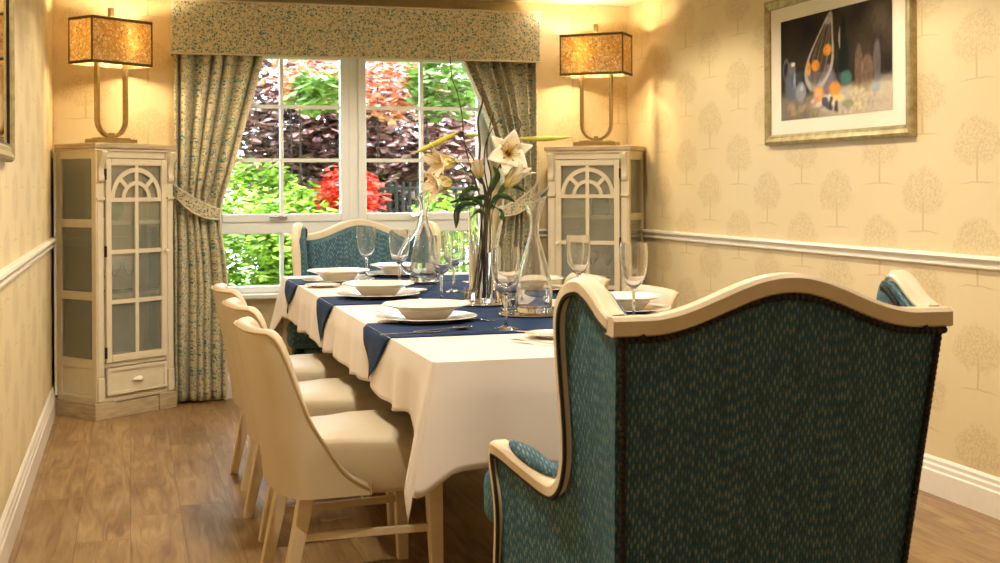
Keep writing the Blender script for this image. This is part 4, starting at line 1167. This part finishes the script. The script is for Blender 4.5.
def paint(sx, t):
    "colour of the little oil painting; sx 0..1 left to right, t 0..1 upwards"
    nz = lambda f, o=0: noise.noise((sx*f+o, t*f*.7, o))
    def mixc(a, b, k): return [lerp(p, q, max(0, min(1, k))) for p, q in zip(a, b)]
    c = [.030+.02*nz(6), .022+.015*nz(6), .016]
    c = mixc(c, (.10, .075, .05), sm(.55, 1, sx)*.8*(.5+nz(5, 3)))
    edge = .30-.16*sx*(1-sx)+.05*nz(4, 1)-.04*(1-sx)
    c = mixc(c, (.56+.12*nz(9, 2), .47+.1*nz(9, 2), .34), sm(edge+.05, edge-.06, t)*(.30+.65*sm(.2, .6, sx)))
    def el(cx, cy, rx, ry, col, k=1, rot=0, soft=.14):
        nonlocal c
        dx, dy = sx-cx, t-cy; a = math.radians(rot); u = dx*math.cos(a)+dy*.6*math.sin(a); v = -dx*math.sin(a)+dy*math.cos(a)*1
        r = math.hypot(u/rx, v/ry)+.12*nz(14, 5)
        c = mixc(c, col, k*sm(1+soft, 1-soft, r))
    def ringc(cx, cy, rx, ry, col, w, k=1, rot=0):
        nonlocal c
        dx, dy = sx-cx, t-cy; a = math.radians(rot); u = dx*math.cos(a)+dy*.6*math.sin(a); v = -dx*math.sin(a)+dy*math.cos(a)
        r = math.hypot(u/rx, v/ry); c = mixc(c, col, k*sm(w, w*.3, abs(r-1)))
    # bottle and glasses on the right
    el(.60, .52, .045, .24, (.012, .018, .014)); el(.60, .78, .018, .14, (.012, .016, .014)); el(.565, .72, .006, .10, (.5, .48, .4), .7); el(.62, .34, .05, .07, (.05, .14, .11), .9)
    el(.73, .42, .035, .20, (.20, .13, .09), .6); el(.80, .36, .05, .16, (.24, .15, .11), .6); el(.88, .42, .03, .22, (.17, .15, .14), .6); el(.87, .22, .04, .04, (.35, .42, .48), .8)
    # pewter jug on the left
    el(.10, .36, .055, .17, (.10, .11, .14)); el(.11, .52, .04, .06, (.16, .16, .18)); ringc(.055, .50, .03, .10, (.14, .14, .16), .3, .8); el(.125, .55, .02, .02, (.75, .68, .6), .9); el(.14, .38, .012, .08, (.35, .36, .42), .7)
    el(.20, .27, .05, .10, (.30, .30, .33), .8); el(.21, .30, .02, .03, (.6, .6, .62), .6)
    # tall leaning basket
    el(.42, .36, .10, .15, (.20, .15, .17), .9); el(.40, .62, .085, .31, (.075, .055, .035), .95, -22); ringc(.40, .62, .105*(1.25-.75*sm(.35, .95, t)), .34, (.48, .44, .36), .13, .85, -22); ringc(.40, .62, .06*(1.25-.75*sm(.35, .95, t)), .33, (.30, .26, .2), .10, .5, -22); ringc(.40, .62, .02, .32, (.28, .24, .18), .3, .4, -22)
    el(.345, .50, .035, .055, (.70, .26, .03)); el(.455, .63, .038, .055, (.72, .28, .03)); el(.275, .48, .022, .075, (.62, .34, .06), .9); el(.46, .90, .03, .03, (.5, .45, .38), .6)
    # plate of cut fruit, grapes
    el(.45, .15, .16, .055, (.62, .56, .44)); el(.375, .22, .05, .075, (.68, .28, .04)); el(.375, .22, .03, .045, (.78, .42, .16)); el(.52, .25, .05, .07, (.70, .28, .03)); el(.54, .16, .055, .04, (.88, .55, .18))
    for i in range(16):
        q = random.Random(i); el(.05+.30*q.random(), .05+.10*q.random(), .017, .026, ((.33, .28, .12) if i % 2 else (.42, .22, .14)), .85); 
    for i in range(14):
        q = random.Random(50+i); el(.41+.13*q.random(), .05+.12*q.random(), .018, .027, (.055, .045, .065), .9)
    el(.64, .10, .045, .04, (.22, .24, .10), .8)
    c = [max(0, x*(1+.35*nz(40, 8))) for x in c]
    return c
nu, nv = 150, 84
b = MB(); b.grid(lambda u, v: (-.0158, lerp(py1, py0, u), lerp(pz0, pz1, v)), nu, nv)
po = b.build('painting', M['paint'], pic, 0)
ca = po.data.color_attributes.new('Col', 'FLOAT_COLOR', 'POINT')
for j in range(nv+1):
    for i in range(nu+1):
        c = paint(i/nu, j/nv); ca.data[j*(nu+1)+i].color = (c[0], c[1], c[2], 1)
MB().box(-.0195, -.0180, -hw_+.045, hw_-.045, .045, h-.045).build('glazing', M['pic_pane'], pic, 0)
mir, s, hw_, h = framed('wall_mirror', 'L', 3.75, 4.74, 1.345, 2.330, .055, 'gilt framed mirror at the left edge of the photo on the left wall', 'mirror')
MB().box(.012, .016, -hw_+.05, hw_-.05, .05, h-.05).build('mirror_glass', M['mirror'], mir, 0)
b = MB()
for q in ((-hw_+.05, hw_-.05, .05, .062), (-hw_+.05, hw_-.05, h-.062, h-.05), (-hw_+.05, -hw_+.062, .062, h-.062), (hw_-.062, hw_-.05, .062, h-.062)): b.box(.0162, .021, q[0], q[1], q[2], q[3])
b.build('inner_slip', M['frame_dark'], mir, 0)

# ------------------------------------------------------------------ the garden
struct(MB().box(-9, 14, D+.21, 24, -.45, -.25).build('garden_ground', M['lawn'], smooth=0))
def leaf_cloud(b, c, r, n, size, seed, shellk=.55, flat=.6):
    q = random.Random(seed)
    for _ in range(n):
        while True:
            d = Vector((q.uniform(-1, 1), q.uniform(-1, 1), q.uniform(-1, 1)))
            if .05 < d.length < 1: break
        d = d.normalized()*(shellk+(1-shellk)*q.random())*(1+.22*noise.noise(d*2.2+Vector((seed, 0, 0))))
        p = Vector((c[0]+d.x*r[0], c[1]+d.y*r[1], c[2]+d.z*r[2]))
        a = q.uniform(0, 2*PI); L = size*q.uniform(.7, 1.3); w = L*.34
        t = Vector((math.cos(a), math.sin(a), q.uniform(-flat, flat*.5))).normalized()
        s = t.cross(Vector((q.uniform(-.6, .6), q.uniform(-.6, .6), 1))).normalized()
        n_ = s.cross(t)
        b.add([p, p+t*L*.45+s*w-n_*w*.2, p+t*L, p+t*L*.45-s*w-n_*w*.2, p+t*L*.45+n_*w*.15], [(0, 1, 4), (1, 2, 4), (2, 3, 4), (3, 0, 4)])
def shrub(name, mat, blobs, size, trunk, label, cat, group=None, tr=.03):
    root = empty(name, (trunk[0], trunk[1], -.25)); tag(root, label, cat, group)
    O = Matrix.Translation((-trunk[0], -trunk[1], .25)); b = MB()
    for i, (c, r, n) in enumerate(blobs): leaf_cloud(b, c, r, n, size, i*7+len(label))
    for i, v in enumerate(b.v): b.v[i] = O @ v
    b.build('foliage', mat, root, 0)
    t = MB(); top = blobs[0][0]
    for k in range(len(blobs)):
        bb = blobs[k][0]
        t.tube(smooth_path([(trunk[0]+.03*k-.04, trunk[1]+.3, -.26), ((trunk[0]*2+bb[0])/3+.05*k-.08, (trunk[1]*2+bb[1])/3+.3, lerp(-.25, bb[2], .45)), (bb[0]+.1*k-.15, bb[1], bb[2])], 5), [lerp(tr, .006, i/10) for i in range(11)], 6, O)
    t.build('trunk', M['bark'], root)
def gp(px, py, d): return tuple(at(px, py, d))
SG = 'lime green shrubs under the window'
for px, py, d, rx, rz, n, lab in ((238, 262, 9.0, .50, .50, 2600, 'lime green shrub low outside the window, nearest the left curtain'), (330, 268, 9.3, .55, .48, 2400, 'lime green shrub low outside the window, behind the far armchair'),
        (452, 262, 9.6, .60, .55, 2200, 'lime green shrub outside the right half of the window, behind the lily vase'), (240, 205, 10.4, .62, .40, 2400, 'lime green shrub outside at the left casement panes beside the left curtain'), (300, 235, 10.0, .5, .40, 1800, 'lime green shrub outside below the scarlet shrub')):
    x, y, z = gp(px, py, d)
    shrub('garden_shrub', M['lime'], [((x, y, z), (rx, .32, rz), n)], .08, (x, y+.1), lab, 'shrub', SG)
x, y, z = gp(350, 193, 9.9)
shrub('acer_shrub', M['red'], [((x, y, z), (.25, .25, .24), 700)], .085, (x, y+.05), 'bright scarlet shrub outside, low beside the window mullion', 'shrub')
PG = 'copper leaved trees in the garden'
for px, py, d, r, n, lab in ((275, 105, 11.6, .85, 2600, 'dark copper leaved tree filling the upper left panes of the window'), (330, 150, 12.3, .9, 2600, 'dark copper leaved tree right behind the window mullion'), (405, 130, 11.9, .8, 2400, 'copper leaved tree seen through the right casement'), (480, 150, 12.8, .9, 2000, 'copper leaved tree behind the lilies outside the window')):
    x, y, z = gp(px, py, d)
    shrub('copper_tree', M['purple'], [((x, y, z), (r, .6, r*.85), n), ((x+.3, y+.3, z-.75), (r*.8, .5, r*.45), n//3)], .13, (x+.1, y+.1), lab, 'tree', PG)
for px, py, d, r, n, lab in ((308, 74, 10.6, .26, 330, 'orange leaved young tree top in the upper left window panes'), (395, 80, 10.8, .36, 560, 'orange leaved young tree top in the upper right window panes')):
    x, y, z = gp(px, py, d)
    shrub('orange_tree', M['orange'], [((x, y, z), (r*1.3, .3, r), n)], .11, (x, y+.1), lab, 'tree', 'orange leaved trees', .011)
for px, py, d, rx, rz, n, lab in ((445, 84, 10.4, .30, .30, 420, 'fresh green young tree before the copper trees, upper right of the window'), (400, 200, 13.2, 1.4, .55, 1600, 'green hedge plant behind the dark railing outside'), (318, 92, 10.2, .20, .16, 220, 'fresh green young tree in front of the copper trees, upper left panes of the window')):
    x, y, z = gp(px, py, d)
    shrub('green_tree', M['green'], [((x, y, z), (rx, .5, rz), n)], .13, (x, y+.1), lab, 'tree', 'green trees beyond the garden', .011)
x0, y0_, _ = gp(362, 200, 11.0); x1, y1_, _ = gp(470, 200, 11.3)
fr = empty('garden_railing', (x0, y0_, -.25)); tag(fr, 'dark upright bar railing outside behind the right half of the window', 'railing')
O = Matrix.Translation((-x0, -y0_, .25)); b = MB()
for k in range(17):
    t = k/16; b.tube([(lerp(x0, x1, t), lerp(y0_, y1_, t), -.25), (lerp(x0, x1, t), lerp(y0_, y1_, t), 1.30)], .014, 6, O)
b.build('bars', M['fence'], fr)
b = MB(); b.tube([(x0, y0_, 1.24), (x1, y1_, 1.24)], .016, 6, O); b.tube([(x0, y0_, -.05), (x1, y1_, -.05)], .016, 6, O); b.build('rail', M['fence'], fr)

# ------------------------------------------------------------------ light
def spot(x, y, e, ang=150, col=(1, .87, .68), blend=.35):
    l = bpy.data.lights.new('ceiling_downlight', 'SPOT'); l.energy = e; l.color = col; l.spot_size = math.radians(ang); l.spot_blend = blend; l.shadow_soft_size = .045
    o = bpy.data.objects.new('ceiling_downlight', l); o.location = (x, y, H-.012); COL.objects.link(o)
for x, y, e in DOWN: spot(x, y, e)
l = bpy.data.lights.new('fill_light', 'AREA'); l.shape = 'RECTANGLE'; l.size = 2.4; l.size_y = 1.2; l.energy = FILL; l.color = (1, .88, .70)  # added soft fill behind the camera, stands for no real fitting
o = bpy.data.objects.new('fill_light', l); o.location = (1.2, -.5, H-.03); COL.objects.link(o)
sun = bpy.data.lights.new('sun', 'SUN'); sun.energy = SUN; sun.angle = .02; sun.color = (1, .96, .88)
so = bpy.data.objects.new('sun', sun); so.rotation_euler = Vector((-.45, .55, -.9)).to_track_quat('-Z', 'Y').to_euler(); COL.objects.link(so)
w = bpy.data.worlds.new('sky'); sc.world = w; w.use_nodes = True; nt = w.node_tree; nt.nodes.clear()
bg = nt.nodes.new('ShaderNodeBackground'); bg.inputs[0].default_value = (.80, .90, 1, 1); bg.inputs[1].default_value = SKY
wo = nt.nodes.new('ShaderNodeOutputWorld'); nt.links.new(bg.outputs[0], wo.inputs[0])

sc.view_settings.view_transform = 'Standard'; sc.view_settings.look = 'None'; sc.view_settings.gamma = 1; sc.view_settings.use_curve_mapping = False
sc.view_settings.exposure = EXPO
sc.render.engine = 'CYCLES'
sc.cycles.use_denoising = True
try: sc.cycles.denoiser = 'OPENIMAGEDENOISE'
except Exception: pass
sc.cycles.max_bounces = 12; sc.cycles.transparent_max_bounces = 24; sc.cycles.transmission_bounces = 12; sc.cycles.caustics_reflective = False; sc.cycles.caustics_refractive = False
sc.cycles.sample_clamp_indirect = 6
